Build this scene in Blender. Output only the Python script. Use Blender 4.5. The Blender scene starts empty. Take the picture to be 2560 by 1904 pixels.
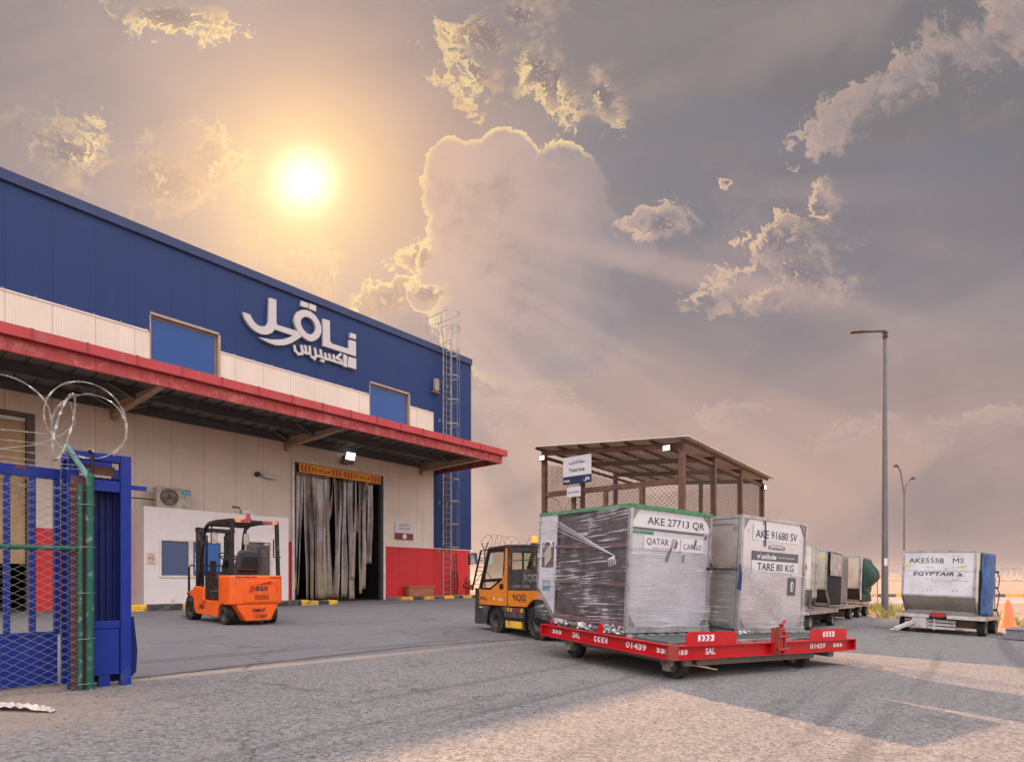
import bpy, bmesh, math, random
from mathutils import Vector, Matrix, noise
random.seed(7)
sc = bpy.context.scene
COL = sc.collection
R = math.radians
FPX = 1460.0          # focal length in the 2560 px wide photograph
EYE = 0.9             # lens height over the warehouse floor level

# ---------------------------------------------------------------- camera
cam = bpy.data.cameras.new('camera'); camo = bpy.data.objects.new('camera', cam); COL.objects.link(camo)
camo.location = (0, 0, EYE); camo.rotation_euler = (R(90), 0, 0)
cam.sensor_width = 36; cam.lens = 36*FPX/2560; cam.shift_y = (1448-952)/2560
cam.clip_start = 0.05; cam.clip_end = 9000
sc.camera = camo
sc.view_settings.view_transform = 'Standard'; sc.view_settings.look = 'None'
sc.view_settings.gamma = 1; sc.view_settings.use_curve_mapping = False
sc.view_settings.exposure = 0.92
sc.cycles.max_bounces = 6; sc.cycles.transparent_max_bounces = 24
sc.cycles.caustics_reflective = False; sc.cycles.caustics_refractive = False

# ---------------------------------------------------------------- node maths helper
class NT:
    def __init__(s, tree): s.t = tree; s.n = tree.nodes; s.l = tree.links
    def new(s, typ, **kw):
        nd = s.n.new(typ)
        for k, v in kw.items(): setattr(nd, k, v)
        return nd
    def put(s, sock, v):
        if isinstance(v, V): s.l.new(v.s, sock)
        elif hasattr(v, 'links'): s.l.new(v, sock)
        else: sock.default_value = v
    def m(s, op, *a, clamp=False):
        nd = s.new('ShaderNodeMath', operation=op); nd.use_clamp = clamp
        for i, x in enumerate(a): s.put(nd.inputs[i], x)
        return V(s, nd.outputs[0])
    def noise(s, vec, scale, detail=5, rough=.55, dist=0.0, col=False, dim='3D'):
        nd = s.new('ShaderNodeTexNoise', noise_dimensions=dim)
        s.put(nd.inputs['Vector'], vec); nd.inputs['Scale'].default_value = scale
        nd.inputs['Detail'].default_value = detail; nd.inputs['Roughness'].default_value = rough
        nd.inputs['Distortion'].default_value = dist
        return nd.outputs['Color'] if col else V(s, nd.outputs['Fac'])
    def comb(s, x=0., y=0., z=0.):
        nd = s.new('ShaderNodeCombineXYZ')
        for i, q in enumerate((x, y, z)): s.put(nd.inputs[i], q)
        return nd.outputs[0]
    def sep(s, vec):
        nd = s.new('ShaderNodeSeparateXYZ'); s.put(nd.inputs[0], vec)
        return [V(s, o) for o in nd.outputs]
    def sstep(s, v, a, b):
        nd = s.new('ShaderNodeMapRange', interpolation_type='SMOOTHSTEP'); s.put(nd.inputs[0], v)
        nd.inputs[1].default_value = a; nd.inputs[2].default_value = b
        return V(s, nd.outputs[0])
    def lin(s, v, a, b, c=0., d=1.):
        nd = s.new('ShaderNodeMapRange'); s.put(nd.inputs[0], v)
        for i, q in enumerate((a, b, c, d)): nd.inputs[i+1].default_value = q
        return V(s, nd.outputs[0])
    def mix(s, f, a, b, blend='MIX'):
        nd = s.new('ShaderNodeMix', data_type='RGBA', blend_type=blend)
        s.put(nd.inputs[0], f)
        for i, q in ((6, a), (7, b)):
            if isinstance(q, tuple): nd.inputs[i].default_value = (*q[:3], 1)
            else: s.put(nd.inputs[i], q)
        return nd.outputs[2]
class V:
    def __init__(s, nt, sock): s.nt = nt; s.s = sock
    def __add__(a, b): return a.nt.m('ADD', a, b)
    __radd__ = __add__
    def __sub__(a, b): return a.nt.m('SUBTRACT', a, b)
    def __rsub__(a, b): return a.nt.m('SUBTRACT', b, a)
    def __mul__(a, b): return a.nt.m('MULTIPLY', a, b)
    __rmul__ = __mul__
    def __truediv__(a, b): return a.nt.m('DIVIDE', a, b)
    def mx(a, b): return a.nt.m('MAXIMUM', a, b)
    def mn(a, b): return a.nt.m('MINIMUM', a, b)
    def clamp(a): return a.nt.m('ADD', a, 0.0, clamp=True)
def S(r, g, b):       # 8 bit sRGB to linear
    f = lambda c: (c/255/12.92) if c/255 <= .04045 else ((c/255+.055)/1.055)**2.4
    return (f(r), f(g), f(b))

# ---------------------------------------------------------------- sky: overcast evening, sun behind thin cloud
SUN_AZ = math.atan2(-585, 1460)          # east of +Y
SUN_EL = R(31.0)
def build_world():
    w = bpy.data.worlds.new('World'); sc.world = w; w.use_nodes = True
    t = NT(w.node_tree); t.n.clear()
    out = t.new('ShaderNodeOutputWorld')
    tc = t.new('ShaderNodeTexCoord')
    x, y, z = t.sep(tc.outputs['Generated'])
    yy = y.mx(0.12)
    u = x/yy; v = z/yy
    uv = t.comb(u, v, 0.0)
    # two domain-warped noises shared by all clouds
    warp = t.new('ShaderNodeVectorMath', operation='MULTIPLY_ADD')
    t.put(warp.inputs[0], t.noise(uv, 7.0, 5, .6, col=True)); warp.inputs[1].default_value = (.09, .09, 0); t.put(warp.inputs[2], uv)
    W = warp.outputs[0]
    n1 = (t.noise(W, 5.5, 8, .62) - .5)*2.6
    n2 = (t.noise(W, 19.0, 8, .68) - .5)*2.6
    n3 = t.noise(uv, 2.2, 4, .5, .6) - .5
    nf = (t.noise(W, 55.0, 6, .68) - .5)*2.4
    P = lambda X, Y: ((X-1280)/FPX, (1448-Y)/FPX)
    su, sv = (761-1280)/FPX, (1448-452)/FPX
    du = u - su; dv = v - sv
    r = t.m('SQRT', du*du + dv*dv)
    # base tones: warm horizon, lilac grey middle, grey top, warmer towards the sun
    hz = S(206, 171, 155); mid = S(136, 129, 134); top = S(122, 118, 121); lft = S(144, 131, 132); rgt = S(172, 150, 147)
    c = t.mix(t.sstep(v, .12, .50), hz, mid)
    c = t.mix(t.sstep(u, .1, .8)*(1-t.sstep(v, .0, .40)), c, rgt)
    c = t.mix(t.sstep(v, .50, .85)*t.sstep(u, -.3, .3), c, top)
    c = t.mix(t.sstep(0-u, .25, .8)*t.sstep(v, .2, .6), c, lft)
    c = t.mix(t.m('POWER', 2.718, r*r*(-1/(.52*.52)))*.30, c, S(206, 174, 164))
    # broad soft cloud bands
    band = t.noise(t.comb(u*.8 + v*.5, v*2.3 - u*.9, 3.0), 2.0, 5, .5, .4) - .5
    c = t.mix(t.sstep(band, -.02, .20)*.60, c, S(124, 120, 129))
    c = t.mix(t.sstep(0-band, .0, .2)*.30, c, S(190, 168, 162))
    # light shafts fanning from the sun
    ang = t.m('ARCTAN2', dv, du)
    shaft = t.noise(t.comb(ang*2.2, 5.1, r*.25), 2.2, 3, .5) - .5
    def shafts(c):
        zone = t.sstep(r, .16, .42)*(1-t.sstep(r, .85, 1.25))*t.sstep(0-dv, -.12, .22)
        c = t.mix(t.sstep(shaft, .0, .14)*zone*t.lin(du, -.1, .25, .35, 1.)*.52, c, S(204, 174, 164))
        return t.mix(t.sstep(0-shaft, .0, .14)*zone*t.lin(du, -.1, .25, .35, 1.)*.40, c, S(132, 126, 134))
    # ---- dark grey shape field (back clouds)
    def blob(X, Y, rx, ry, a=0., u=u, v=v):
        cx, cy = P(X, Y); ca, sa = math.cos(R(a)), math.sin(R(a))
        a1 = ((u-cx)*ca + (v-cy)*sa)/(rx/FPX); b1 = ((v-cy)*ca - (u-cx)*sa)/(ry/FPX)
        return 1 - t.m('SQRT', a1*a1 + b1*b1)
    def union(bs, u=u, v=v):
        o = blob(*(bs[0]+(0,))[:5], u=u, v=v)
        for b in bs[1:]: o = o.mx(blob(*(b+(0,))[:5], u=u, v=v))
        return o
    us = u - du/r.mx(.02)*.035; vs_ = v - dv/r.mx(.02)*.035      # a step towards the sun
    dark = union([(1640, 420, 330, 150, -22), (1900, 330, 420, 80, -14), (1760, 560, 240, 90, 0), (2350, 420, 330, 110, 20)])
    c = t.mix(t.sstep(dark + n1*.9, .0, .7)*.55, c, S(122, 123, 134))
    dk2 = union([(1200, 80, 210, 150, 0), (1600, 90, 260, 90, 0), (330, 260, 300, 90, -20), (1300, 470, 130, 60, 0)])
    c = t.mix(t.sstep(dk2 + n1*1.0, .1, .8)*.45, c, S(138, 130, 133))
    # ---- the tall cumulus right of the sun, bright rim on the sunward edge
    cum = union([(1200, 480, 150, 140, 0), (1130, 420, 70, 80, 0), (1265, 400, 90, 80, 0), (1400, 480, 120, 125, 0), (1230, 600, 170, 180, 0), (1420, 640, 170, 170, 0),
                 (1330, 780, 250, 200, 0), (1110, 660, 70, 90, 0), (1060, 730, 45, 50, 0), (1560, 640, 90, 80, 0)])
    cf = cum + n1*.14 + n2*.17 + nf*.15
    cm = t.sstep(cf, .0, .09)
    fade = 1 - t.sstep(0-v, -.42, -.28)
    c = t.mix(cm*fade*.80, c, t.mix(t.sstep(r, .25, .62), S(200, 172, 162), S(150, 142, 147)))
    lump = t.sstep(n1*.7 + n3*.8 + n2*.25, -.05, .30)
    c = t.mix(cm*fade*lump*.45, c, S(128, 123, 131)); c = t.mix(cm*fade*t.sstep(0-n1, .02, .4)*.30, c, S(192, 168, 164))
    left = t.sstep(0-(u-P(1340, 0)[0]), -.14, .05).mx(t.sstep(v, P(0, 440)[1], P(0, 370)[1])*(1-t.sstep(u, P(1450, 0)[0], P(1530, 0)[0])))
    wid = t.lin(n3 + n2*.4, -.3, .3, .05, .26)
    rim = t.sstep(cf, -.02, .03)*(1-(cf/wid)).clamp()
    rimm = rim*left*fade*t.lin(nf + n2*.5, -.35, .35, .55, 1.3)*(1-t.sstep(r, .55, .95)*.40)
    # ---- broken sunlit clouds: grey lumpy bodies, glowing ragged edges, one side melting away
    def cloud(c, blobs, amt, hi, lo, sh, rimamt, warm=None):
        B = union(blobs); face = t.lin(B - union(blobs, us, vs_) + n2*.35, -.30, .30, 0., 1.)
        wf = B*.75 + n1*.68 + n2*1.0 + nf*.60
        soft = (t.lin(n3*1.3 + n1*.5, -.35, .35, .10, .45) + (1-face)*.75)
        body = (wf/soft).clamp(); body = body*body*(3-body*2)
        tex = t.lin(n2*.9 + nf*.9 + n1*.6 - B*.45, -.40, .14, 0., 1.)
        col_ = t.mix(tex.clamp(), sh, lo)
        edge = (1-t.sstep(wf, .10, .44))*(.15 + face*1.1)
        hl = t.sstep(0-n2*.8-nf*.9+n1*.3, .10, .34)*.55
        col_ = t.mix((edge*rimamt*1.15 + hl*rimamt*.8).clamp(), col_, hi)
        return t.mix(body*amt, c, col_)
    near = 1 - t.sstep(r, .08, .62)
    hi_ = t.mix(near, S(254, 216, 158), S(255, 232, 152)); lo_ = t.mix(near, S(190, 164, 148), S(204, 166, 128)); sh_ = t.mix(near, S(122, 115, 120), S(138, 121, 118))
    c = cloud(c, [(1215, 90, 130, 140, 25), (1370, 190, 180, 85, -38), (1510, 240, 95, 60, -50), (1290, 40, 110, 80, 0), (1180, 170, 90, 100, 30)], .90, hi_, lo_, sh_, 1.0)
    c = cloud(c, [(160, 370, 180, 95, -20), (400, 450, 210, 110, -8), (520, 400, 130, 90, -50), (640, 525, 110, 70, -40), (430, 40, 170, 60, -10),
                  (700, 640, 190, 100, -30), (800, 690, 90, 60, -60), (960, 750, 170, 65, 25), (1050, 640, 60, 60, 0), (1065, 735, 70, 50, 20)], .96, hi_, lo_, sh_, 1.0)
    hr = S(246, 206, 168); lr = S(190, 166, 156); sr = S(128, 121, 128)
    c = cloud(c, [(1660, 555, 100, 48, 8), (1960, 600, 190, 75, 12), (2010, 680, 150, 75, -25), (2050, 520, 50, 75, 30), (1830, 700, 120, 40, 20), (1930, 740, 160, 60, 0), (1820, 455, 26, 18, 0)], .80, hr, lr, sr, .85)
    c = cloud(c, [(2130, 285, 170, 62, 42), (2280, 190, 170, 70, 30), (2440, 130, 190, 80, 10), (2540, 50, 100, 90, 20)], .62, S(232, 196, 170), S(200, 172, 160), S(160, 148, 150), .75)
    c = cloud(c, [(1850, 1040, 120, 36, 12), (2130, 1085, 150, 36, 15), (2440, 1080, 300, 60, 6), (1300, 1050, 240, 60, 0)], .50, S(226, 194, 174), S(204, 176, 164), S(176, 156, 154), .5)
    c = t.mix(rimm.clamp(), c, S(255, 226, 158))
    c = shafts(c)
    mot = n1*.55 + n2*.22 + n3*.5
    c = t.mix(t.sstep(mot, .05, .5)*.35, c, S(112, 108, 116)); c = t.mix(t.sstep(0-mot, .05, .5)*.22, c, S(206, 182, 172))
    # ---- glow round the veiled sun
    g1 = t.m('POWER', 2.718, r*r*(-1/(.046*.046))) ; g2 = t.m('POWER', 2.718, r*r*(-1/(.125*.125))); g3 = t.m('POWER', 2.718, r*r*(-1/(.25*.25)))
    c = t.mix((g3*.72).clamp(), c, S(252, 192, 142))
    c = t.mix((g2*.92).clamp(), c, S(255, 218, 146))
    gl = t.new('ShaderNodeMix', data_type='RGBA', blend_type='ADD'); t.put(gl.inputs[0], (g1*1.0).clamp()); t.put(gl.inputs[6], c); gl.inputs[7].default_value = (1.1, 1.0, .75, 1)
    c = gl.outputs[2]
    # ---- unseen sky overhead and behind the viewer: broken cloud brightened to fill shaded faces
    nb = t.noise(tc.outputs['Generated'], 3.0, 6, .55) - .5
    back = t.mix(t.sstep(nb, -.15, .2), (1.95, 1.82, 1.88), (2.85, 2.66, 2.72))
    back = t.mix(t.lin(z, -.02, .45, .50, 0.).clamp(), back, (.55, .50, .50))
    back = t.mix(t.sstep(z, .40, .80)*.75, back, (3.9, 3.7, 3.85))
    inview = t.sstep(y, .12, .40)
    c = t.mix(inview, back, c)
    c = t.mix(t.sstep(0-z, .0, .03), c, S(176, 150, 134))
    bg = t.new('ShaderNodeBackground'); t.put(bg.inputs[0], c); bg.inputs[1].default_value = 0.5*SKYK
    sky = t.new('ShaderNodeTexSky', sky_type='NISHITA'); sky.sun_disc = False
    sky.sun_elevation = SUN_EL; sky.sun_rotation = SUN_AZ
    sky.dust_density = 4
    bg2 = t.new('ShaderNodeBackground'); t.put(bg2.inputs[0], sky.outputs[0]); bg2.inputs[1].default_value = 0.002
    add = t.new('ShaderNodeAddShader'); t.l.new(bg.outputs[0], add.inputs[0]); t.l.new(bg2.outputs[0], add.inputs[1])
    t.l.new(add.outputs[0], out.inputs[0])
SKYK = 1.0
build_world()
sun = bpy.data.lights.new('sun', 'SUN'); sun.energy = 4.9; sun.angle = R(0.55); sun.color = (1, .60, .34)
suno = bpy.data.objects.new('sun', sun); COL.objects.link(suno)
sd = Vector((math.sin(SUN_AZ)*math.cos(SUN_EL), math.cos(SUN_AZ)*math.cos(SUN_EL), math.sin(SUN_EL)))
suno.rotation_euler = sd.to_track_quat('Z', 'Y').to_euler()
suno.location = (-8, 20, 30)

# ---------------------------------------------------------------- mesh builder
class MB:
    def __init__(s): s.v = []; s.f = []; s.M = None
    def add(s, vs, fs):
        b = len(s.v)
        if s.M is not None: vs = [s.M @ Vector(q) for q in vs]
        s.v += [tuple(q) for q in vs]; s.f += [[b+i for i in q] for q in fs]; return s
    def box(s, x0, x1, y0, y1, z0, z1):
        x0, x1 = min(x0, x1), max(x0, x1); y0, y1 = min(y0, y1), max(y0, y1); z0, z1 = min(z0, z1), max(z0, z1)
        return s.add([(x0,y0,z0),(x1,y0,z0),(x1,y1,z0),(x0,y1,z0),(x0,y0,z1),(x1,y0,z1),(x1,y1,z1),(x0,y1,z1)],
                     [(0,3,2,1),(4,5,6,7),(0,1,5,4),(1,2,6,5),(2,3,7,6),(3,0,4,7)])
    def bar(s, p, q, w, h=None, up=(0,0,1)):           # rectangular bar between two points
        h = h or w; p = Vector(p); q = Vector(q); d = (q-p).normalized(); u = Vector(up)
        if abs(d.dot(u)) > .98: u = Vector((1,0,0)) if abs(d.x) < .9 else Vector((0,1,0))
        a = d.cross(u).normalized()*w/2; b = a.cross(d).normalized()*h/2
        vs = [p-a-b, p+a-b, p+a+b, p-a+b, q-a-b, q+a-b, q+a+b, q-a+b]
        return s.add(vs, [(0,1,2,3),(7,6,5,4),(0,4,5,1),(1,5,6,2),(2,6,7,3),(3,7,4,0)])
    def tube(s, pts, r, n=8, closed=False, caps=True, r2=None):
        pts = [Vector(p) for p in pts]; k = len(pts); vs = []; prev = None
        for i, p in enumerate(pts):
            a = pts[(i-1) % k] if (closed or i > 0) else p; b = pts[(i+1) % k] if (closed or i < k-1) else p
            d = (b-a).normalized()
            if prev is None:
                u = Vector((0,0,1)) if abs(d.z) < .9 else Vector((1,0,0)); prev = d.cross(u).normalized()
            prev = (prev - d*prev.dot(d)).normalized(); w = d.cross(prev)
            rr = r if r2 is None else r+(r2-r)*i/(k-1)
            vs += [p + rr*(math.cos(2*math.pi*j/n)*prev + math.sin(2*math.pi*j/n)*w) for j in range(n)]
        fs = []
        for i in range(k if closed else k-1):
            for j in range(n):
                a = i*n+j; b = i*n+(j+1) % n; c = ((i+1) % k)*n+(j+1) % n; e = ((i+1) % k)*n+j
                fs.append((a, b, c, e))
        if caps and not closed: fs += [tuple(range(n))[::-1], tuple((k-1)*n+j for j in range(n))]
        return s.add(vs, fs)
    def cyl(s, p, q, r, n=20, r2=None): return s.tube([p, q], r, n, r2=r2)
    def prism(s, poly, ax, a0, a1, inset=None):          # extrude a 2d outline along an axis
        def P(p, a): return {'x': (a, p[0], p[1]), 'y': (p[0], a, p[1]), 'z': (p[0], p[1], a)}[ax]
        n = len(poly); ar = sum(poly[i][0]*poly[(i+1) % n][1]-poly[(i+1) % n][0]*poly[i][1] for i in range(n))
        if ar < 0: poly = poly[::-1]
        if ax == 'y': poly = poly[::-1]
        a0, a1 = min(a0, a1), max(a0, a1)
        vs = [P(p, a0) for p in poly] + [P(p, a1) for p in poly]
        fs = [tuple(range(n))[::-1], tuple(range(n, 2*n))] + [(i, (i+1) % n, n+(i+1) % n, n+i) for i in range(n)]
        return s.add(vs, fs)
    def ring(s, outer, inner, ax, a0, a1):                # closed band between two outlines with equal point counts
        def P(p, a): return {'x': (a, p[0], p[1]), 'y': (p[0], a, p[1]), 'z': (p[0], p[1], a)}[ax]
        n = len(outer); vs = [P(p, a0) for p in outer]+[P(p, a0) for p in inner]+[P(p, a1) for p in outer]+[P(p, a1) for p in inner]
        fs = []
        for i in range(n):
            j = (i+1) % n
            fs += [(i, j, n+j, n+i), (2*n+i, 3*n+i, 3*n+j, 2*n+j), (i, 2*n+i, 2*n+j, j), (n+i, n+j, 3*n+j, 3*n+i)]
        return s.add(vs, fs)
    def lathe(s, prof, c=(0,0,0), ax='z', n=24):           # prof: (radius, height)
        vs = []
        for r, h in prof:
            for j in range(n):
                a = 2*math.pi*j/n; q = (r*math.cos(a), r*math.sin(a), h)
                if ax == 'x': q = (q[2], q[0], q[1])
                if ax == 'y': q = (q[1], q[2], q[0])
                vs.append((q[0]+c[0], q[1]+c[1], q[2]+c[2]))
        fs = [(i*n+j, i*n+(j+1) % n, (i+1)*n+(j+1) % n, (i+1)*n+j) for i in range(len(prof)-1) for j in range(n)]
        return s.add(vs, fs)
    def grid(s, f, nu, nv):
        vs = [f(i/nu, j/nv) for j in range(nv+1) for i in range(nu+1)]
        fs = [(j*(nu+1)+i, j*(nu+1)+i+1, (j+1)*(nu+1)+i+1, (j+1)*(nu+1)+i) for j in range(nv) for i in range(nu)]
        return s.add(vs, fs)
    def quad(s, a, b, c, d): return s.add([a, b, c, d], [(0,1,2,3)])
    def each(s, name, mat, parent=None, **k):
        # one object per loose piece
        p = list(range(len(s.v)))
        def fd(i):
            while p[i] != i: p[i] = p[p[i]]; i = p[i]
            return i
        for f in s.f:
            for i in f[1:]: p[fd(i)] = fd(f[0])
        g = {}
        for f in s.f: g.setdefault(fd(f[0]), []).append(f)
        out = []
        for fs in g.values():
            ids = sorted({i for f in fs for i in f}); mp = {a: b for b, a in enumerate(ids)}; q = MB(); q.v = [s.v[i] for i in ids]; q.f = [[mp[i] for i in f] for f in fs]
            out.append(q.build(name, mat, parent, **k))
        return out
    def build(s, name, mat, parent=None, smooth=False, bevel=0, seg=2, fix=True):
        me = bpy.data.meshes.new(name); me.from_pydata(s.v, [], s.f); me.update()
        if fix:
            bm = bmesh.new(); bm.from_mesh(me); bmesh.ops.recalc_face_normals(bm, faces=bm.faces); bm.to_mesh(me); bm.free()
        mats = mat if isinstance(mat, (list, tuple)) else [mat]
        for q in mats: me.materials.append(q)
        if smooth:
            me.shade_smooth(); me.set_sharp_from_angle(angle=R(38))
        o = bpy.data.objects.new(name, me); COL.objects.link(o)
        if parent is not None: o.parent = parent
        if bevel:
            b = o.modifiers.new('bevel', 'BEVEL'); b.width = bevel; b.segments = seg; b.limit_method = 'ANGLE'; b.angle_limit = R(40)
            if not smooth: me.shade_smooth(); b.harden_normals = True
        return o
def tag(o, label=None, cat=None, group=None, kind=None):
    if label: o['label'] = label
    if cat: o['category'] = cat
    if group: o['group'] = group
    if kind: o['kind'] = kind
    return o
def thing(name, loc, yaw, label, cat, group=None, up=None):
    o = bpy.data.objects.new(name, None); COL.objects.link(o); o.empty_display_size = .3
    o.matrix_world = frame(loc, yaw, up); return tag(o, label, cat, group)
def frame(loc, yaw, up=None):
    M = Matrix.Rotation(yaw, 4, 'Z')
    if up is not None:
        M = Vector((0,0,1)).rotation_difference(Vector(up).normalized()).to_matrix().to_4x4() @ M
    return Matrix.Translation(loc) @ M
def copy_tree(o, parent=None):
    c = o.copy(); COL.objects.link(c)
    if parent is not None: c.parent = parent
    for ch in o.children: copy_tree(ch, c)
    return c
def rrect(x0, x1, y0, y1, r, n=5):                        # rounded rectangle outline
    o = []
    for cx, cy, a in ((x1-r, y1-r, 0), (x0+r, y1-r, 90), (x0+r, y0+r, 180), (x1-r, y0+r, 270)):
        for i in range(n+1): o.append((cx+r*math.cos(R(a+90*i/n)), cy+r*math.sin(R(a+90*i/n))))
    return o
# ---------------------------------------------------------------- writing
AR = {'ا':(0xFE8D,0xFE8E),'أ':(0xFE83,0xFE84),'ب':(0xFE8F,0xFE90,0xFE91,0xFE92),'ة':(0xFE93,0xFE94),'ت':(0xFE95,0xFE96,0xFE97,0xFE98),'د':(0xFEA9,0xFEAA),
      'ر':(0xFEAD,0xFEAE),'ز':(0xFEAF,0xFEB0),'س':(0xFEB1,0xFEB2,0xFEB3,0xFEB4),'ص':(0xFEB9,0xFEBA,0xFEBB,0xFEBC),'ط':(0xFEC1,0xFEC2,0xFEC3,0xFEC4),
      'ع':(0xFEC9,0xFECA,0xFECB,0xFECC),'ف':(0xFED1,0xFED2,0xFED3,0xFED4),'ق':(0xFED5,0xFED6,0xFED7,0xFED8),'ك':(0xFED9,0xFEDA,0xFEDB,0xFEDC),
      'ل':(0xFEDD,0xFEDE,0xFEDF,0xFEE0),'م':(0xFEE1,0xFEE2,0xFEE3,0xFEE4),'ن':(0xFEE5,0xFEE6,0xFEE7,0xFEE8),'و':(0xFEED,0xFEEE),'ى':(0xFEEF,0xFEF0),
      'ي':(0xFEF1,0xFEF2,0xFEF3,0xFEF4)}
def arabic(t):
    o = []
    for i, ch in enumerate(t):
        if ch not in AR: o.append(ch); continue
        f = AR[ch]; pj = i > 0 and t[i-1] in AR and len(AR[t[i-1]]) == 4; nj = len(f) == 4 and i < len(t)-1 and t[i+1] in AR
        o.append(chr(f[(3 if nj else 1) if pj else (2 if nj else 0)]))
    return ''.join(reversed(o))
def text_mesh(s, w, h, off=0.0):
    c = bpy.data.curves.new('txt', 'FONT'); c.body = s; c.resolution_u = 2; c.offset = off
    o = bpy.data.objects.new('txt', c); COL.objects.link(o)
    me = bpy.data.meshes.new_from_object(o.evaluated_get(bpy.context.evaluated_depsgraph_get()))
    xs = [q.co.x for q in me.vertices]; ys = [q.co.y for q in me.vertices]
    x0, x1, y0, y1 = min(xs), max(xs), min(ys), max(ys)
    vs = [((q.co.x-x0)/(x1-x0)*w, (q.co.y-y0)/(y1-y0)*h) for q in me.vertices]; fs = [tuple(p.vertices) for p in me.polygons]
    bpy.data.objects.remove(o); bpy.data.curves.remove(c); bpy.data.meshes.remove(me)
    return vs, fs
def write(mb, s, org, right, w, h, up=(0,0,1), off=0.0, shear=0.0):
    """lay the letters of s on a surface: org = lower left corner, w x h = size in metres"""
    vs, fs = text_mesh(s, w, h, off); o = Vector(org); r = Vector(right).normalized(); u = Vector(up).normalized()
    mb.add([o + r*(x+shear*y) + u*y for x, y in vs], fs); return mb
def shape2d(mb, pts, org, right, up=(0,0,1)):
    o = Vector(org); r = Vector(right).normalized(); u = Vector(up).normalized()
    mb.add([o + r*x + u*y for x, y in pts], [tuple(range(len(pts)))]); return mb
def chevrons(mb, n, org, right, w, h, up=(0,0,1), flip=False, t=.5):
    for i in range(n):
        cw = w/n; x = i*cw; k = cw*.45; b = cw*.48
        pts = [(x, 0), (x+b, 0), (x+b+k, h/2), (x+b, h), (x, h), (x+k, h/2)]
        if flip: pts = [(w-a, c) for a, c in pts][::-1]
        shape2d(mb, pts, org, right, up)
# ---------------------------------------------------------------- materials
MATS = {}
def M(name, col=(.5,.5,.5), rough=.6, metal=0., var=.18, vs=2.5, dirt=None, da=.3, ds=4., bump=0., bs=60., spec=.28, streak=False, emit=None, coat=0.):
    if name in MATS: return MATS[name]
    m = bpy.data.materials.new(name); m.use_nodes = True; t = NT(m.node_tree)
    b = m.node_tree.nodes['Principled BSDF']
    tc = t.new('ShaderNodeTexCoord'); ob = tc.outputs['Object']
    n = t.noise(ob, vs, 6, .6)
    c = t.mix(t.lin(n, .3, .7), tuple(q*(1-var) for q in col), tuple(min(1, q*(1+var)) for q in col))
    fine = t.noise(ob, vs*9, 5, .7); c = t.mix(t.lin(fine, .35, .65, 0., .16).clamp(), c, tuple(q*.55 for q in col))
    if dirt:
        mp = ob
        if streak:
            mm = t.new('ShaderNodeMapping'); t.put(mm.inputs['Vector'], ob); mm.inputs['Scale'].default_value = (1, 1, .12); mp = mm.outputs[0]
        d = t.noise(mp, ds, 8, .68)
        c = t.mix(t.sstep(d, .62-da*.5, .74), c, dirt)
    t.put(b.inputs['Base Color'], c)
    b.inputs['Roughness'].default_value = rough; b.inputs['Metallic'].default_value = metal
    b.inputs['Specular IOR Level'].default_value = spec; b.inputs['Coat Weight'].default_value = coat
    rn = t.noise(ob, vs*3, 4, .6); t.put(b.inputs['Roughness'], t.lin(rn, .3, .7, max(.03, rough-.1), min(1, rough+.12)))
    if emit: b.inputs['Emission Color'].default_value = (*emit[:3], 1); b.inputs['Emission Strength'].default_value = emit[3]
    if bump:
        bp = t.new('ShaderNodeBump'); bp.inputs['Strength'].default_value = bump; bp.inputs['Distance'].default_value = .01
        t.put(bp.inputs['Height'], t.noise(ob, bs, 4, .6)); t.l.new(bp.outputs[0], b.inputs['Normal'])
    MATS[name] = m; return m
def nodes_mat(name):
    m = bpy.data.materials.new(name); m.use_nodes = True; MATS[name] = m
    t = NT(m.node_tree); b = m.node_tree.nodes['Principled BSDF']; tc = t.new('ShaderNodeTexCoord')
    return m, t, b, tc.outputs['Object']
def bumpn(t, b, h, strength=.3, dist=.01):
    bp = t.new('ShaderNodeBump'); bp.inputs['Strength'].default_value = strength; bp.inputs['Distance'].default_value = dist
    t.put(bp.inputs['Height'], h); t.l.new(bp.outputs[0], b.inputs['Normal'])
def cladding(name, col, pitch=1.05, x0=.0, dirt=(.25,.2,.15), da=.18, rough=.5):
    """insulated wall panel: fine vertical ribs along local x, seams every pitch"""
    m, t, b, ob = nodes_mat(name)
    x, y, z = t.sep(ob)
    fr = t.m('FRACT', (x-x0)/pitch + 50.0)
    seam = t.sstep(t.m('ABSOLUTE', fr-.5), .492, .4975)
    rib = t.m('ABSOLUTE', t.m('FRACT', x/.066 + 50.0) - .5)
    ribs = t.sstep(rib, .30, .42)
    pan = t.noise(t.comb(t.m('FLOOR', (x-x0)/pitch)*7.3, 0., 0.), 1.0, 0) - .5
    c = t.mix(t.lin(t.noise(ob, .8, 5, .6), .3, .7), tuple(q*.90 for q in col), tuple(min(1, q*1.08) for q in col))
    c = t.mix(t.lin(pan, -.3, .3, 0., .16).clamp(), c, tuple(q*.72 for q in col))
    c = t.mix(ribs*.30, c, tuple(q*.5 for q in col))
    mm = t.new('ShaderNodeMapping'); t.put(mm.inputs['Vector'], ob); mm.inputs['Scale'].default_value = (1, 1, .1)
    dn = t.noise(mm.outputs[0], 2.5, 8, .7); c = t.mix(t.sstep(dn, .60-da*.3, .80)*.5, c, dirt)
    sp = t.noise(ob, 26., 3, .5); c = t.mix(t.sstep(sp, .70, .74)*.5, c, dirt)
    c = t.mix(seam*.75, c, tuple(q*.2 for q in col))
    t.put(b.inputs['Base Color'], c); b.inputs['Roughness'].default_value = rough; b.inputs['Specular IOR Level'].default_value = .22
    bumpn(t, b, 1-ribs*.5-seam*2.0, .5, .006)
    return m
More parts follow.
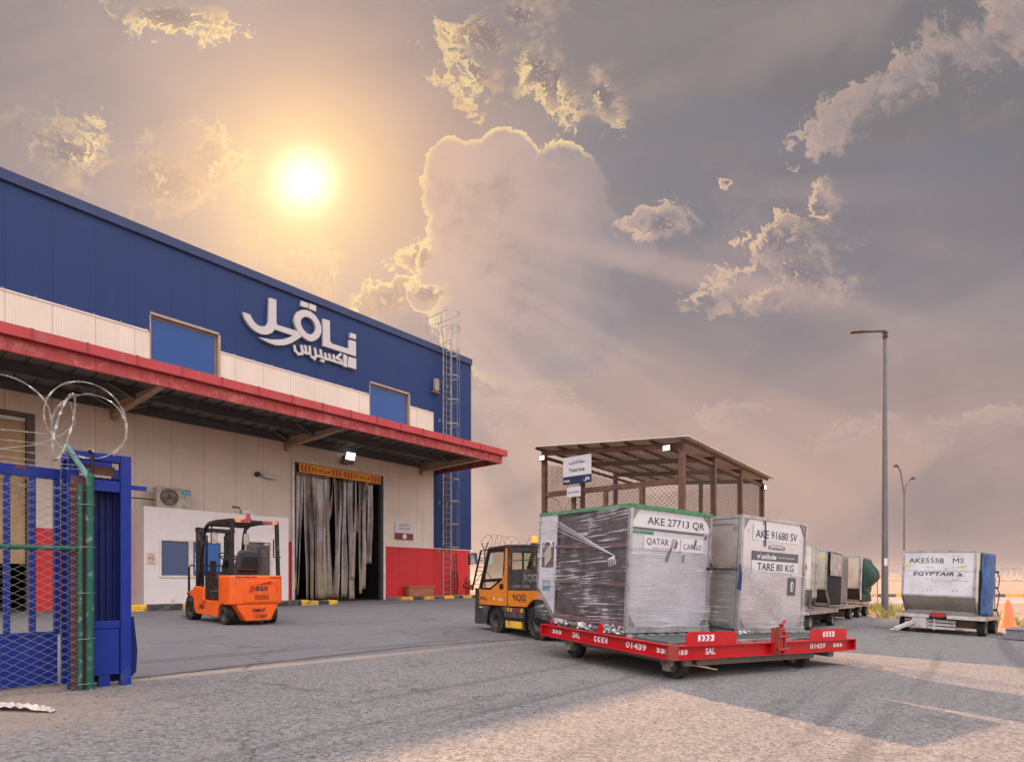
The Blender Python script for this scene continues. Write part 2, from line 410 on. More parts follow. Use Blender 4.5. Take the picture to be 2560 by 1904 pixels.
def glass(name, tint, rough=.03, alpha=1.0):
    m, t, b, ob = nodes_mat(name)
    b.inputs['Base Color'].default_value = (*tint, 1); b.inputs['Roughness'].default_value = rough
    b.inputs['Specular IOR Level'].default_value = .35; b.inputs['Metallic'].default_value = .0
    bumpn(t, b, t.noise(ob, 1.5, 2, .5), .08, .02)
    return m
def clear_glass(name, tint, mixf=.75):
    m = bpy.data.materials.new(name); m.use_nodes = True; t = NT(m.node_tree); t.n.clear()
    out = t.new('ShaderNodeOutputMaterial'); tr = t.new('ShaderNodeBsdfTransparent'); tr.inputs[0].default_value = (*tint, 1)
    gl = t.new('ShaderNodeBsdfGlossy'); gl.inputs['Roughness'].default_value = .05; gl.inputs[0].default_value = (.9,.9,.9,1)
    mx = t.new('ShaderNodeMixShader'); mx.inputs[0].default_value = 1-mixf
    t.l.new(tr.outputs[0], mx.inputs[1]); t.l.new(gl.outputs[0], mx.inputs[2]); t.l.new(mx.outputs[0], out.inputs[0]); MATS[name] = m
    return m

# ================================================================ GROUND
def gz(X, Y):
    t = max(0., X + 6 - .35*min(max(0., Y-11), 20.))
    z = -.03*t if t < 19.5 else -.585-.07*(t-19.5)
    return max(z, -1.6)
FW = (math.sin(math.atan(1250/FPX)), math.cos(math.atan(1250/FPX)))     # facade direction
FN = (-FW[1], FW[0])                                                    # into the building
FP = 21.158
def fw(s, q, z=0.): a = FP-q; return (FN[0]*a+FW[0]*s, FN[1]*a+FW[1]*s, z)   # facade coordinates to world
YAWB = math.atan2(FW[1], FW[0])

def axis(lo, hi, step, far):
    a = [lo+i*step for i in range(int((hi-lo)/step)+1)]; k = step
    l = [a[0]]; r = [a[-1]]
    while r[-1] < far: k *= 1.5; r.append(r[-1]+k)
    k = step
    while l[-1] > -far: k *= 1.5; l.append(l[-1]-k)
    return sorted(l[1:]) + a + r[1:]
xs = axis(-20, 60, 1.0, 4500); ys = axis(-12, 100, 1.0, 4500)
def sand_mat():
    m, t, b, ob = nodes_mat('sand')
    n1 = t.noise(ob, .15, 6, .6); n2 = t.noise(ob, 2.2, 8, .7); n3 = t.noise(ob, 30, 5, .7)
    c = t.mix(t.lin(n1, .35, .65), (.25, .18, .135), (.37, .285, .22))
    c = t.mix(t.sstep(n2, .45, .65)*.5, c, (.20, .125, .08)); c = t.mix(t.sstep(n3, .5, .7)*.4, c, (.48, .36, .26))
    x, y, z = t.sep(ob)
    st = t.noise(t.comb(x*.02, y*.3, 0.), 1.0, 5, .6); c = t.mix(t.sstep(st, .5, .68)*.4, c, (.19, .14, .11))
    t.put(b.inputs['Base Color'], c); b.inputs['Roughness'].default_value = .95; bumpn(t, b, n2*1.5+n3, .7, .05)
    return m
mb = MB(); nx = len(xs)
def gbase(X, Y):
    z = gz(X, Y)
    if -15 < X < 15 and -8 < Y < 36: z -= .05
    return z
mb.v = [(X, Y, gbase(X, Y)) for Y in ys for X in xs]
mb.f = [(j*nx+i, j*nx+i+1, (j+1)*nx+i+1, (j+1)*nx+i) for j in range(len(ys)-1) for i in range(nx-1)]
tag(mb.build('ground', sand_mat(), smooth=True), kind='structure')

def asphalt_mat():
    m, t, b, ob = nodes_mat('asphalt')
    x, y, z = t.sep(ob)
    # line of the old gate joint: coarse weathered asphalt on the near side, smoother slab beyond
    ln = (y - 5.35) - (x + 3.9)*1.22
    edge = t.noise(ob, 1.3, 4, .6) - .5
    far = t.sstep(ln + edge*.9, -.30, .45)
    g9 = t.noise(ob, 9, 6, .75); g25 = t.noise(ob, 26, 4, .7)
    f1 = t.noise(ob, 60, 5, .75); f2 = t.noise(ob, 150, 3, .7); big = t.noise(ob, .35, 5, .6); mid = t.noise(ob, 2.4, 7, .65)
    vo = t.new('ShaderNodeTexVoronoi'); t.put(vo.inputs['Vector'], ob); vo.inputs['Scale'].default_value = 75.; st = V(t, vo.outputs['Color'])
    stone = t.sep(st.s)[0]
    near = t.mix(t.sstep(stone, .15, .95), (.095, .089, .089), (.29, .272, .268))
    near = t.mix(t.sstep(f1, .45, .62)*.55, near, (.38, .36, .35)); near = t.mix(t.sstep(f2, .55, .70)*.5, near, (.06, .055, .055))
    farc = t.mix(t.lin(f2, .35, .65), (.150, .145, .152), (.205, .197, .205)); farc = t.mix(t.sstep(f1, .52, .66)*.4, farc, (.26, .25, .255))
    near = t.mix(t.sstep(g25, .48, .64)*.50, near, (.42, .395, .385)); near = t.mix(t.sstep(0-g25, -.47, -.36)*.55, near, (.055, .050, .052)); near = t.mix(t.sstep(g9, .50, .66)*.30, near, (.30, .265, .24)); near = t.mix(t.sstep(0-g9, -.48, -.36)*.40, near, (.085, .08, .085))
    farc = t.mix(t.sstep(g9, .50, .68)*.22, farc, (.26, .245, .245)); farc = t.mix(t.sstep(0-g9, -.46, -.34)*.35, farc, (.11, .105, .112))
    c = t.mix(far*.78, near, farc); c = t.mix(.27, c, (.02, .018, .02))
    c = t.mix(t.lin(big, .35, .65, 0., .42).clamp(), c, t.mix(.5, c, (.10, .096, .10)))
    c = t.mix(t.sstep(mid, .54, .74)*.42, c, (.27, .225, .19))
    # sweeping tyre marks
    rr = t.m('SQRT', (x-9.0)*(x-9.0) + (y-2.0)*(y-2.0))
    ty = t.noise(t.comb(rr*3.2, mid*.35, 2.), 1.0, 5, .65); c = t.mix(t.sstep(ty, .57, .72)*.30*t.sstep(mid, .35, .6), c, (.055, .05, .055))
    ty2 = t.noise(t.comb((x*.62+y*.78)*.10, (x*.78-y*.62)*2.8, 7.), 1.0, 5, .65); c = t.mix(t.sstep(ty2, .53, .67)*.48, c, (.06, .056, .06))
    # wind-blown sand by the gate posts and at the yard edge
    sx = x + 4.6; sy = y - 4.3
    sd1 = 1 - t.m('SQRT', sx*sx*.16 + sy*sy*.55)
    sn = t.noise(ob, 5., 7, .7) - .5
    c = t.mix(t.sstep(sd1 + sn*1.1, .0, .75)*.80, c, (.285, .205, .155))
    sl = 1 - t.m('ABSOLUTE', ln+.05)/.30
    c = t.mix(t.sstep(sl + sn*1.2, .1, .9)*t.sstep(x, 1.0, -3.0)*.8, c, (.33, .26, .205))
    se = (x - 12.2)/2.6
    c = t.mix(t.sstep(se + sn*1.4, .0, .9)*.8, c, (.34, .25, .19))
    wv = t.new('ShaderNodeVectorMath', operation='MULTIPLY_ADD'); t.put(wv.inputs[0], t.noise(ob, 1.1, 5, .65, col=True)); wv.inputs[1].default_value = (1.6, 1.6, 0); t.put(wv.inputs[2], ob)
    cr = t.new('ShaderNodeTexVoronoi', feature='DISTANCE_TO_EDGE'); t.put(cr.inputs['Vector'], wv.outputs[0]); cr.inputs['Scale'].default_value = .27
    c = t.mix((1-t.sstep(V(t, cr.outputs[0]), .0015, .006))*t.sstep(big, .44, .55)*.75, c, (.045, .042, .043))
    oil = t.noise(ob, .9, 4, .55); c = t.mix(t.sstep(oil, .63, .72)*.40, c, (.07, .066, .07))
    pit = t.noise(ob, 11., 3, .5); c = t.mix(t.sstep(pit, .735, .76)*.8, c, (.03, .027, .026))
    t.put(b.inputs['Base Color'], c); b.inputs['Roughness'].default_value = .85; b.inputs['Specular IOR Level'].default_value = .35
    bumpn(t, b, f1*.7 + stone*.5 + f2*.4 + mid*.8, .65, .012)
    return m
# yard: asphalt sheet lying on the sand
mb = MB(); NX, NY = 60, 84
def yard_pt(i, j):
    X = -14 + 27.4*i/NX; Y = -7 + 42*j/NY
    if i == NX: X += (noise.noise(Vector((3.1, Y*.5, 0)))*1.1)
    return (X, Y, gz(X, Y)+.004)
mb.v = [yard_pt(i, j) for j in range(NY+1) for i in range(NX+1)]
mb.f = [(j*(NX+1)+i, j*(NX+1)+i+1, (j+1)*(NX+1)+i+1, (j+1)*(NX+1)+i) for j in range(NY) for i in range(NX)]
tag(mb.build('yard', asphalt_mat(), smooth=True), kind='structure')
# sunk gate track crossing the yard
tr = MB()
for k, (o0, w) in enumerate(((0., .022), (.065, .016))):
    pts = [(-3.75+.0*k, 5.55), (-2.82, 7.0), (-1.39, 9.1), (.37, 10.75), (1.6, 12.1)]
    for (a, b_) in zip(pts, pts[1:]):
        for q in range(8):
            p0 = (a[0]+(b_[0]-a[0])*q/8 - o0*.8, a[1]+(b_[1]-a[1])*q/8 + o0*.6); p1 = (a[0]+(b_[0]-a[0])*(q+1)/8 - o0*.8, a[1]+(b_[1]-a[1])*(q+1)/8 + o0*.6)
            tr.quad((p0[0], p0[1], gz(*p0)+.010), (p0[0]-w, p0[1]+w*.8, gz(*p0)+.010), (p1[0]-w, p1[1]+w*.8, gz(*p1)+.010), (p1[0], p1[1], gz(*p1)+.010))
tag(tr.build('gate_track', M('track_steel', (.10, .085, .075), .7, var=.4, vs=8, dirt=(.3, .22, .16), da=.5)), kind='structure')

# far road with striped kerb beyond the perimeter fence
rd = MB(); rd.box(-300, 700, 66, 80, -1.62, -1.594); tag(rd.build('road', M('far_road', (.30, .27, .26), .9)), kind='structure')
rd = MB(); rd.box(-300, 700, 63.5, 66, -1.61, -1.58); rd.box(-300, 700, 80, 81.5, -1.61, -1.58); tag(rd.build('road_shoulder', M('pale_sand', (.50, .40, .33), .95)), kind='structure')
kb = MB(); kb2 = MB()
for i in range(-20, 130):
    (kb if i % 2 else kb2).prism([(83.0, -1.62), (83.5, -1.62), (83.42, -1.14), (83.1, -1.14)], 'x', i*2.6, i*2.6+2.595)
YEL = M('kerb_yellow', (.72, .40, .03), .7, dirt=(.15, .12, .09), da=.35, var=.12); BLK = M('kerb_black', (.035, .035, .037), .7, dirt=(.2, .17, .14), da=.35)
tag(kb.build('road_kerb', YEL), kind='structure'); tag(kb2.build('road_kerb', M('kerb_far_grey', (.07, .07, .075), .8)), kind='structure')
# low desert rise on the horizon
hl = MB()
def hill(u, v):
    X = -600 + 2400*u; Y = 700 + 500*v
    return (X, Y, -1.7 + math.sin(math.pi*v)*(5 + 5*noise.noise(Vector((u*6, v*2, 1.)))))
hl.grid(hill, 60, 8); tag(hl.build('hills', MATS['sand'], smooth=True), kind='structure')

# kerbs of the yard: alternating painted blocks following the facade
def kerb(s0, s1, q0, q1, h, blk, start=0, z0=-.02):
    a = MB(); c = MB(); s = s0; i = start
    while s < s1-.01:
        e = min(s+blk, s1)
        P = [fw(s, q1), fw(e, q1), fw(e, q0), fw(s, q0)]; tgt = a if i % 2 == 0 else c
        zz = [gz(p[0], p[1]) for p in P]
        bt = [(p[0], p[1], g_+z0) for p, g_ in zip(P, zz)]; qq = [fw(s+.004, q1-.035), fw(e-.004, q1-.035), fw(e-.004, q0), fw(s+.004, q0)]
        md = [(p[0], p[1], g_+h-.035) for p, g_ in zip(P, zz)]; tp = [(p[0], p[1], g_+h) for p, g_ in zip(qq, zz)]
        tgt.add(bt+md+tp, [(3,2,1,0), (0,1,5,4), (1,2,6,5), (2,3,7,6), (3,0,4,7), (4,5,9,8), (5,6,10,9), (6,7,11,10), (7,4,8,11), (8,9,10,11)])
        s = e; i += 1
    for m_, mt in ((a, YEL), (c, BLK)): tag(m_.build('kerb', mt, bevel=.008), kind='structure')
kerb(4.9, 10.9, 2.25, 2.52, .19, .95)
kerb(10.9, 12.1, 1.9, 2.4, .15, .42, start=0)
kerb(16.2, 22.6, .75, 1.0, .14, .62)
pv = MB(); PW = lambda s, q, z: fw(s, q, z)
for (s0, s1, q0, q1) in ((4.9, 10.9, -.1, 2.25), (16.2, 22.6, -.1, .75)):
    P = [fw(s0, q1), fw(s1, q1), fw(s1, q0), fw(s0, q0)]
    pv.add([(p[0], p[1], -.12) for p in P] + [(p[0], p[1], max(gz(p[0], p[1]), -.02)+.125) for p in P], [(3,2,1,0), (4,5,6,7), (0,1,5,4), (1,2,6,5), (2,3,7,6), (3,0,4,7)])
tag(pv.build('pavement', M('concrete', (.34, .31, .29), .85, dirt=(.14, .12, .10), da=.4, bump=.3)), kind='structure')

# ================================================================ WAREHOUSE
CREAM = cladding('cream_cladding', (.66, .55, .46)); BLUE = cladding('blue_cladding', (.007, .028, .115), dirt=(.04, .06, .13), da=.05)
RED = cladding('red_cladding', (.56, .030, .034), pitch=1.05, dirt=(.25, .06, .05), da=.1)
TRIM = M('white_trim', (.62, .55, .50), .5); BLUET = M('blue_trim', (.018, .032, .10), .45)
REDP = M('red_fascia', (.40, .040, .045), .42, dirt=(.30, .09, .075), da=.25, ds=3., var=.10, streak=True, vs=1.2)
wh = thing('warehouse', (FN[0]*FP, FN[1]*FP, 0), YAWB, 'long warehouse clad in blue, cream and red panels with a red canopy', 'warehouse')
HOLES = [(-1.2, 3.80, 0, 5.60), (11.71, 15.92, 0, 5.45), (6.73, 8.88, 7.75, 9.5), (15.22, 17.39, 7.75, 9.45)]
def wall(name, mat, rects, y0, y1, par):
    m_ = MB()
    for (x0, x1, z0, z1) in rects:
        X = sorted({x0, x1} | {h for H in HOLES for h in H[:2] if x0 < h < x1}); Z = sorted({z0, z1} | {h for H in HOLES for h in H[2:] if z0 < h < z1})
        for a, b_ in zip(X, X[1:]):
            for c, d_ in zip(Z, Z[1:]):
                cx, cz = (a+b_)/2, (c+d_)/2
                if any(H[0] < cx < H[1] and H[2] < cz < H[3] for H in HOLES): continue
                m_.box(a, b_, y0, y1, c, d_)
    
    return m_.build(name, mat, par)
def weld(o):
    return o
wall('cream_wall', CREAM, [(-9, 18.91, 2.42, 8.88)], 0, .15, wh)
wall('blue_wall', BLUE, [(-9, 21.39, 8.93, 12.02), (18.91, 21.39, 2.42, 8.93)], -.004, .15, wh)
for (a_, c_) in ((-9, -1.2), (3.8, 11.71), (15.92, 21.39)): wall('red_plinth', RED, [(a_, c_, 0, 2.38)], -.008, .15, wh)
b_ = MB()
for (a, c) in ((-9, -1.2), (3.80, 11.60), (16.03, 21.40)): b_ = MB(); b_.box(a, c, -.03, .14, 2.381, 2.419); b_.build('flashing', TRIM, wh)
for (a, c) in ((-9, 6.68), (8.94, 15.17), (17.45, 18.90)): b_ = MB(); b_.box(a, c, -.022, .14, 8.881, 8.929); b_.build('flashing', TRIM, wh)
b_ = MB()
for i in range(40): b_.box(-6+i*.7, -5.985+i*.7, -.045, -.02, 8.94, 8.965) if not (6.6 < -6+i*.7 < 9 or 15 < -6+i*.7 < 17.5 or -6+i*.7 > 18.9) else None
b_.build('flashing_screws', TRIM, wh)
b_ = MB(); b_.box(-9, 21.46, -.10, .2, 12.02, 12.2); b_.box(-9, 21.46, -.07, -.10+.0, 11.9, 12.02); b_.box(21.37, 21.47, -.012, .3, 2.42, 12.02)
b_.build('parapet_cap', BLUET, wh)
b_ = MB(); b_.box(21.23, 21.39, .15, 26, 0, 12.0); b_.build('end_wall', BLUE, wh)
b_ = MB(); b_.box(-9, 21.2, .2, 26, 11.6, 11.8); b_.build('roof', M('roof_metal', (.3, .3, .3), .6), wh)
b_ = MB(); b_.box(-9, 21.2, 25.8, 26, 0, 11.6); b_.box(-9.2, -9, 0, 26, 0, 12); b_.build('rear_wall', BLUE, wh)
# dark interior
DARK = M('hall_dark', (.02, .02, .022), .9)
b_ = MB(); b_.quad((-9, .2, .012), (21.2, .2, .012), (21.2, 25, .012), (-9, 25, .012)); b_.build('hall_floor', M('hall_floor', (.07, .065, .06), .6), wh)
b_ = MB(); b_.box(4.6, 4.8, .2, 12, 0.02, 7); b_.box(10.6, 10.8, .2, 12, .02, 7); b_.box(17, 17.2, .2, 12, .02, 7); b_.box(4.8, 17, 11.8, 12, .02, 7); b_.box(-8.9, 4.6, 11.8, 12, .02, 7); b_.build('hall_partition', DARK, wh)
# upper windows
BLUEGL = glass('blue_glass', (.005, .050, .21), .04); ALU = M('bronze_frame', (.23, .15, .11), .45, metal=.3); REV = M('window_reveal', (.34, .25, .19), .5)
for (x0, x1, z0, z1) in HOLES[2:]:
    w = MB(); w.box(x0, x1, .149, .20, z0, z0+.05)
    w.box(x0, x1, -.035, .19, z1-.03, z1+.05); w.box(x1-.03, x1+.05, -.035, .19, z0, z1-.031); w.box(x0-.015, x0+.02, -.012, .19, z0, z1-.031)
    f = w.build('window', REV, wh)
    w = MB(); w.box(x0+.021, x1-.031, .085, .13, z1-.10, z1-.031); w.box(x1-.11, x1-.031, .085, .13, z0+.051, z1-.101); w.box(x0+.021, x0+.06, .085, .13, z0+.051, z1-.101); w.box(x0+.061, x1-.111, .085, .13, z0+.051, z0+.10)
    w.build('frame', ALU, f)
    w = MB(); w.box(x0+.061, x1-.111, .10, .12, z0+.101, z1-.101); w.build('pane', BLUEGL, f)
# main loading door: frame, dirty plastic strips
DKFR = M('door_frame_dark', (.035, .037, .045), .5); 
w = MB(); w.box(15.80, 15.92, -.02, .16, 0, 5.37); w.box(11.71, 15.92, -.03, .16, 5.37, 5.46); w.box(11.71, 11.79, -.02, .16, 0, 5.37)
df = w.build('door_frame', DKFR, wh)
w = MB(); w.box(11.79, 15.8, .10, .15, 5.02, 5.37); w.box(15.74, 15.80, .02, .1, 0, 5.36); w.build('head_rail', M('rail_dark', (.02, .02, .02), .7), df)
w = MB(); w.box(11.60, 11.708, -.055, -.009, 0, 5.50); w.box(15.922, 16.03, -.055, -.009, 0, 5.50); w.box(11.60, 16.03, -.055, -.005, 5.50, 5.60); w.build('door_surround', TRIM, df)
def strip_mat():
    m, t, b, ob = nodes_mat('dirty_strip')
    x, y, z = t.sep(ob)
    n = t.noise(t.comb(x*2.2, y, z*.22), 2.0, 7, .65); n2 = t.noise(ob, 1.2, 5, .6)
    c = t.mix(t.lin(n, .3, .7), (.045, .026, .018), (.40, .33, .29)); c = t.mix(t.sstep(n2, .48, .64)*.6, c, (.28, .26, .30)); c = t.mix(t.sstep(n2, .52, .40)*.5, c, (.16, .085, .05))
    c = t.mix((1-t.sstep(z, .5, 1.8))*.45, c, (.36, .30, .16))
    n4 = t.noise(t.comb(x*6, y, z*.8), 2.0, 6, .7); c = t.mix(t.sstep(n4, .60, .72)*.7, c, (.03, .02, .018))
    t.put(b.inputs['Base Color'], c); b.inputs['Roughness'].default_value = .18; b.inputs['Specular IOR Level'].default_value = .8
    bumpn(t, b, n, .2, .03); return m
STR = strip_mat()
def strip(x, w_, zt, zb, sway, twist, par, yy=.03):
    m_ = MB()
    def f(u, v):
        z = zt + (zb-zt)*v; k = v**1.4; cx = x + sway*k; ww = w_*(1 - .35*abs(math.sin(twist*v)))
        return (cx + (u-.5)*ww, yy + .05*math.sin(u*3.1+x*5) + .06*math.sin(twist*v*1.3+x)*(u-.5)*2 + .02*math.sin(v*9+x*7), z)
    m_.grid(f, 8, 26); o = m_.build('strip', STR, df, smooth=True, fix=False); sm = o.modifiers.new('t', 'SOLIDIFY'); sm.thickness = .004
rs = random.Random(3)
for (x, w_, zb, sw, tw) in [(11.90, .20, .5, -.12, 1.5), (12.10, .22, .3, -.22, 2.0), (12.25, .30, .12, .06, 1.0), (12.47, .30, .10, .05, .9), (12.62, .24, .14, .14, 2.4), (12.85, .32, .12, .03, .7),
                        (13.12, .28, .16, -.12, 2.6), (13.25, .30, .18, .03, 3.0), (13.48, .20, 3.3, -.26, 3.6), (13.62, .34, .14, .02, 1.0), (13.86, .26, .16, -.30, 2.8), (14.00, .20, .2, -.02, 3.4),
                        (14.30, .34, .08, .08, .8), (14.58, .22, .9, -.20, 2.5), (14.85, .24, 2.9, -.25, 2.3), (15.1, .2, 3.9, -.22, 3.0), (15.0, .26, .5, -.06, 1.6), (15.32, .22, 1.6, -.10, 2.2), (14.75, .24, .3, .03, 1.2), (11.80, .12, .6, -.03, .6)]:
    strip(x, w_, 5.12, zb, sw, tw, df, yy=.02+rs.random()*.05)
# left loading door with amber strip shutter
w = MB(); w.box(3.62, 3.80, -.02, .16, 0, 5.6); w.box(-1.2, 3.62, -.02, .16, 5.48, 5.6); f0 = w.build('side_door_frame', M('frame_bronze', (.10, .07, .05), .5), wh)
w = MB()
for i in range(8):
    x0 = -1.2+i*.6; w.grid(lambda u, v: (x0+u*.6, .10+.03*math.sin(u*math.pi), 1.35+4.1*v), 6, 1)
sh_ = w.build('amber_shutter', M('amber_pvc', (.42, .27, .13), .35, var=.2, vs=1.2, dirt=(.2, .11, .05), da=.3, streak=True), f0, smooth=True, fix=False)
w = MB(); w.box(-1.2, 3.6, .05, .10, 5.36, 5.46); w.build('comb_rail', M('comb_rail', (.45, .42, .40), .4, metal=.6), f0)
# ---- canopy
cp = MB(); cp.box(-9, 19.2, -4.02, 0, 6.42, 6.50); canopy = cp.build('canopy', M('soffit_sheet', (.17, .15, .14), .6, var=.15), wh)
w = MB()
for i in range(60): w.box(-9+i*.47, -8.975+i*.47, -3.98, -.03, 6.385, 6.42)
w.build('soffit_seam', M('soffit_seam', (.06, .055, .05), .6), canopy)
w = MB()
w.box(-9, 19.40, -4.30, -4.04, 6.32, 6.58)
w.build('gutter', REDP, canopy, bevel=.012)
w = MB(); w.box(-9, 19.22, -4.14, -4.03, 6.0, 6.318)
for i in range(86): w.box(-8.9+i*.328, -8.875+i*.328, -4.155, -4.14, 6.0, 6.318)
w.box(19.20, 19.235, -4.03, 0, 6.0, 6.318)
w.build('fascia', M('red_fascia_low', (.36, .045, .045), .45, dirt=(.5, .16, .13), da=.3, var=.10, vs=1.), canopy)
w = MB()
for i in range(27): w.box(-8.6+i*1.05, -8.54+i*1.05, -4.308, -4.04, 6.33, 6.588)
w.each('gutter_joint', M('joint_red', (.26, .035, .035), .5), canopy)
STL = M('purlin_grey', (.075, .075, .085), .5); BRK = M('bracket_cream', (.42, .30, .20), .5)
w = MB()
for y in (-.22, -2.0, -3.80):
    w = MB(); w.box(-9, 19.15, y-.07, y+.07, 6.37, 6.384); w.box(-9, 19.15, y-.07, y+.07, 6.12, 6.134); w.box(-9, 19.15, y-.012, y+.012, 6.134, 6.37); w.build('purlin', STL, canopy)
for s in (-5.5, .1, 5.73, 11.38, 18.1):
    w = MB(); w.prism([(0-.02, 5.97), (-3.95, 6.03), (-3.95, 6.11), (-.02, 6.36)], 'x', s-.012, s+.012); w.prism([(-.02, 5.94), (-3.97, 6.0), (-3.97, 6.028), (-.02, 5.968)], 'x', s-.09, s+.09)
    w.box(s-.11, s+.11, -.02, -.001, 5.85, 6.36); w.box(s-.05, s+.05, -.12, -.02, 5.80, 5.93)
    w.build('bracket', BRK, canopy)
    w = MB()
    for y in (-.5, -2.1): w.bar((s+.02, y, 6.03), (s+.75, y, 6.36), .03); w.bar((s-.02, y, 6.03), (s-.75, y, 6.36), .03)
    w.each('knee_brace', M('brace_grey', (.28, .25, .23), .5), canopy)
# ---- lettering on the facade (one sign)
LG = {'a': [(9.66,10.52),(9.93,10.51),(9.99,10.4),(10.08,10.29),(10.21,10.22),(10.34,10.22),(10.47,10.27),(10.57,10.38),(10.61,10.49),(10.64,11.39),(10.92,11.41),(10.92,10.55),(10.96,10.48),(11.22,10.49),(11.49,10.5),(11.79,10.51),(11.58,10.28),(11.3,10.28),(10.86,10.28),(10.76,10.13),(10.6,10.01),(10.39,9.94),(10.18,9.95),(10.01,10.02),(9.86,10.14),(9.73,10.3)],
 'b': [(11.79,10.51),(11.58,10.28),(11.41,10.15),(11.16,10.0),(10.76,9.86),(10.24,9.79),(10.6,9.71),(10.92,9.70),(11.24,9.80),(11.52,9.97),(11.75,10.17),(11.96,10.36)],
 'c': [(11.93,11.74),(12.22,11.75),(12.22,11.56),(11.92,11.54)], 'd': [(12.27,11.76),(12.57,11.77),(12.56,11.54),(12.26,11.55)],
 'e': [(12.86,11.36),(13.18,11.38),(13.19,10.58),(13.27,10.49),(13.37,10.49),(14.08,10.51),(14.09,10.9),(14.42,10.92),(14.42,10.3),(12.87,10.27)],
 'f': [(14.14,11.2),(14.42,11.22),(14.42,11.01),(14.13,11.0)], 'g': [(14.07,10.19),(14.43,10.2),(14.43,9.75),(14.0,9.75)]}
RO = [(11.95,11.39),(12.12,11.45),(12.33,11.45),(12.54,11.36),(12.7,11.19),(12.79,11.0),(12.79,10.78),(12.7,10.57),(12.54,10.39),(12.36,10.29),(12.18,10.28),(11.98,10.36),(11.79,10.51),(11.69,10.67),(11.63,10.86),(11.66,11.06),(11.76,11.25)]
cxr, czr = 12.235, 10.87
RI = [(cxr+(x-cxr)*.56, czr+(z-czr)*.56) for x, z in RO]
STK = [[(11.67,9.9),(11.71,9.74),(11.83,9.65),(11.98,9.7),(12.01,9.79),(11.96,9.99)],[(12.01,9.79),(12.17,9.78),(12.12,10.03)],[(12.17,9.78),(12.33,9.8),(12.31,10.06)],[(12.54,10.05),(12.59,9.81),(12.52,9.65),(12.39,9.71)],[(12.59,9.81),(12.82,9.82),(12.79,10.07)],[(12.82,9.82),(13.02,9.8),(12.99,9.99)],[(13.02,9.8),(13.21,9.81),(13.17,10.01)],[(13.21,9.81),(13.4,9.81),(13.37,10.03)],[(13.4,9.81),(13.77,9.81),(13.69,9.94),(13.5,9.97),(13.69,10.18)],[(13.87,10.18),(13.87,9.77)],[(13.95,10.16),(13.93,9.76)],[(12.82,9.67),(12.9,9.67)]]
LET = M('letter_white', (.46, .43, .43), .4, var=.05)
sg = thing('letter_sign', fw(0, .02), YAWB, 'large white raised Arabic lettering on the blue facade', 'sign')
for i, (k, P) in enumerate(LG.items()): w = MB(); w.prism(P, 'y', -.13-.002*i, -.01); w.build('letter', LET, sg)
w = MB(); w.ring(RO, RI, 'y', -.146, -.01); w.build('letter', LET, sg)
for i, P in enumerate(STK):
    w = MB()
    for j, (a, b2) in enumerate(zip(P, P[1:])):
        dx, dz = b2[0]-a[0], b2[1]-a[1]; L = math.hypot(dx, dz); ux, uz = dx/L*.045, dz/L*.045; nx_, nz_ = -dz/L*.047, dx/L*.047
        w.prism([(a[0]-ux+nx_, a[1]-uz+nz_), (a[0]-ux-nx_, a[1]-uz-nz_), (b2[0]+ux-nx_, b2[1]+uz-nz_), (b2[0]+ux+nx_, b2[1]+uz+nz_)], 'y', -.10-.003*i-.0015*j, -.01)
    w.build('letter', LET, sg)
# ---- height limit boards
ORG = M('board_orange', (.78, .30, .01), .4, var=.06); SIGR = M('sign_red', (.36, .02, .015), .4, var=.06); INK = M('ink_black', (.018, .016, .016), .5, var=.05); INKR = M('ink_red', (.42, .02, .03), .5, var=.05)
WHT = M('sign_white', (.56, .54, .55), .4, var=.04); INKW = M('ink_white', (.75, .73, .72), .5, var=.05)
BA = arabic('أقصى ارتفاع')
for i, (x0, lab) in enumerate(((11.89, 'orange height limit board with red arrows over the left half of the loading door'), (13.83, 'orange height limit board with red arrows over the right half of the loading door'))):
    t_ = thing('height_sign', fw(x0, .07, 5.09), YAWB, lab, 'sign', 'height limit boards over the door')
    w = MB(); w.box(0, 1.925, 0, .02, 0, .35); w.build('board', ORG, t_)
    w = MB(); chevrons(w, 3, (.04, -.003, .04), (1, 0, 0), .46, .27, flip=True); chevrons(w, 3, (1.43, -.003, .04), (1, 0, 0), .46, .27); w.build('arrow', SIGR, t_)
    w = MB(); write(w, '4.5', (.52, -.003, .10), (1, 0, 0), .23, .16, off=.02); write(w, BA, (.80, -.003, .05), (1, 0, 0), .58, .24, off=.02); w.build('lettering', INK, t_)
t_ = thing('area_sign', fw(16.57, .04, 2.72), YAWB, 'white and maroon Import Area sign on the cream wall beside the door', 'sign')
w = MB(); w.box(0, 1.05, 0, .02, .30, .80); w.build('board', WHT, t_); w = MB(); w.box(0, 1.05, 0, .02, 0, .298); w.build('colour_band', M('maroon', (.20, .025, .03), .4, var=.05), t_)
w = MB(); write(w, arabic('منطقة الوارد'), (.22, -.003, .60), (1, 0, 0), .62, .13, off=.015); write(w, 'Import Area', (.22, -.003, .44), (1, 0, 0), .62, .12, off=.02); w.build('lettering', M('maroon_ink', (.16, .02, .04), .5, var=.05), t_)
w = MB(); w.prism([(.54+.11*math.cos(R(a)), .15+.11*math.sin(R(a))) for a in range(0, 360, 20)], 'y', -.004, -.001); lb = w.build('round_emblem', INKW, t_)
w = MB(); write(w, 'NAQEL', (.47, -.007, .12), (1, 0, 0), .14, .05); w.build('lettering', M('maroon_ink'), lb)

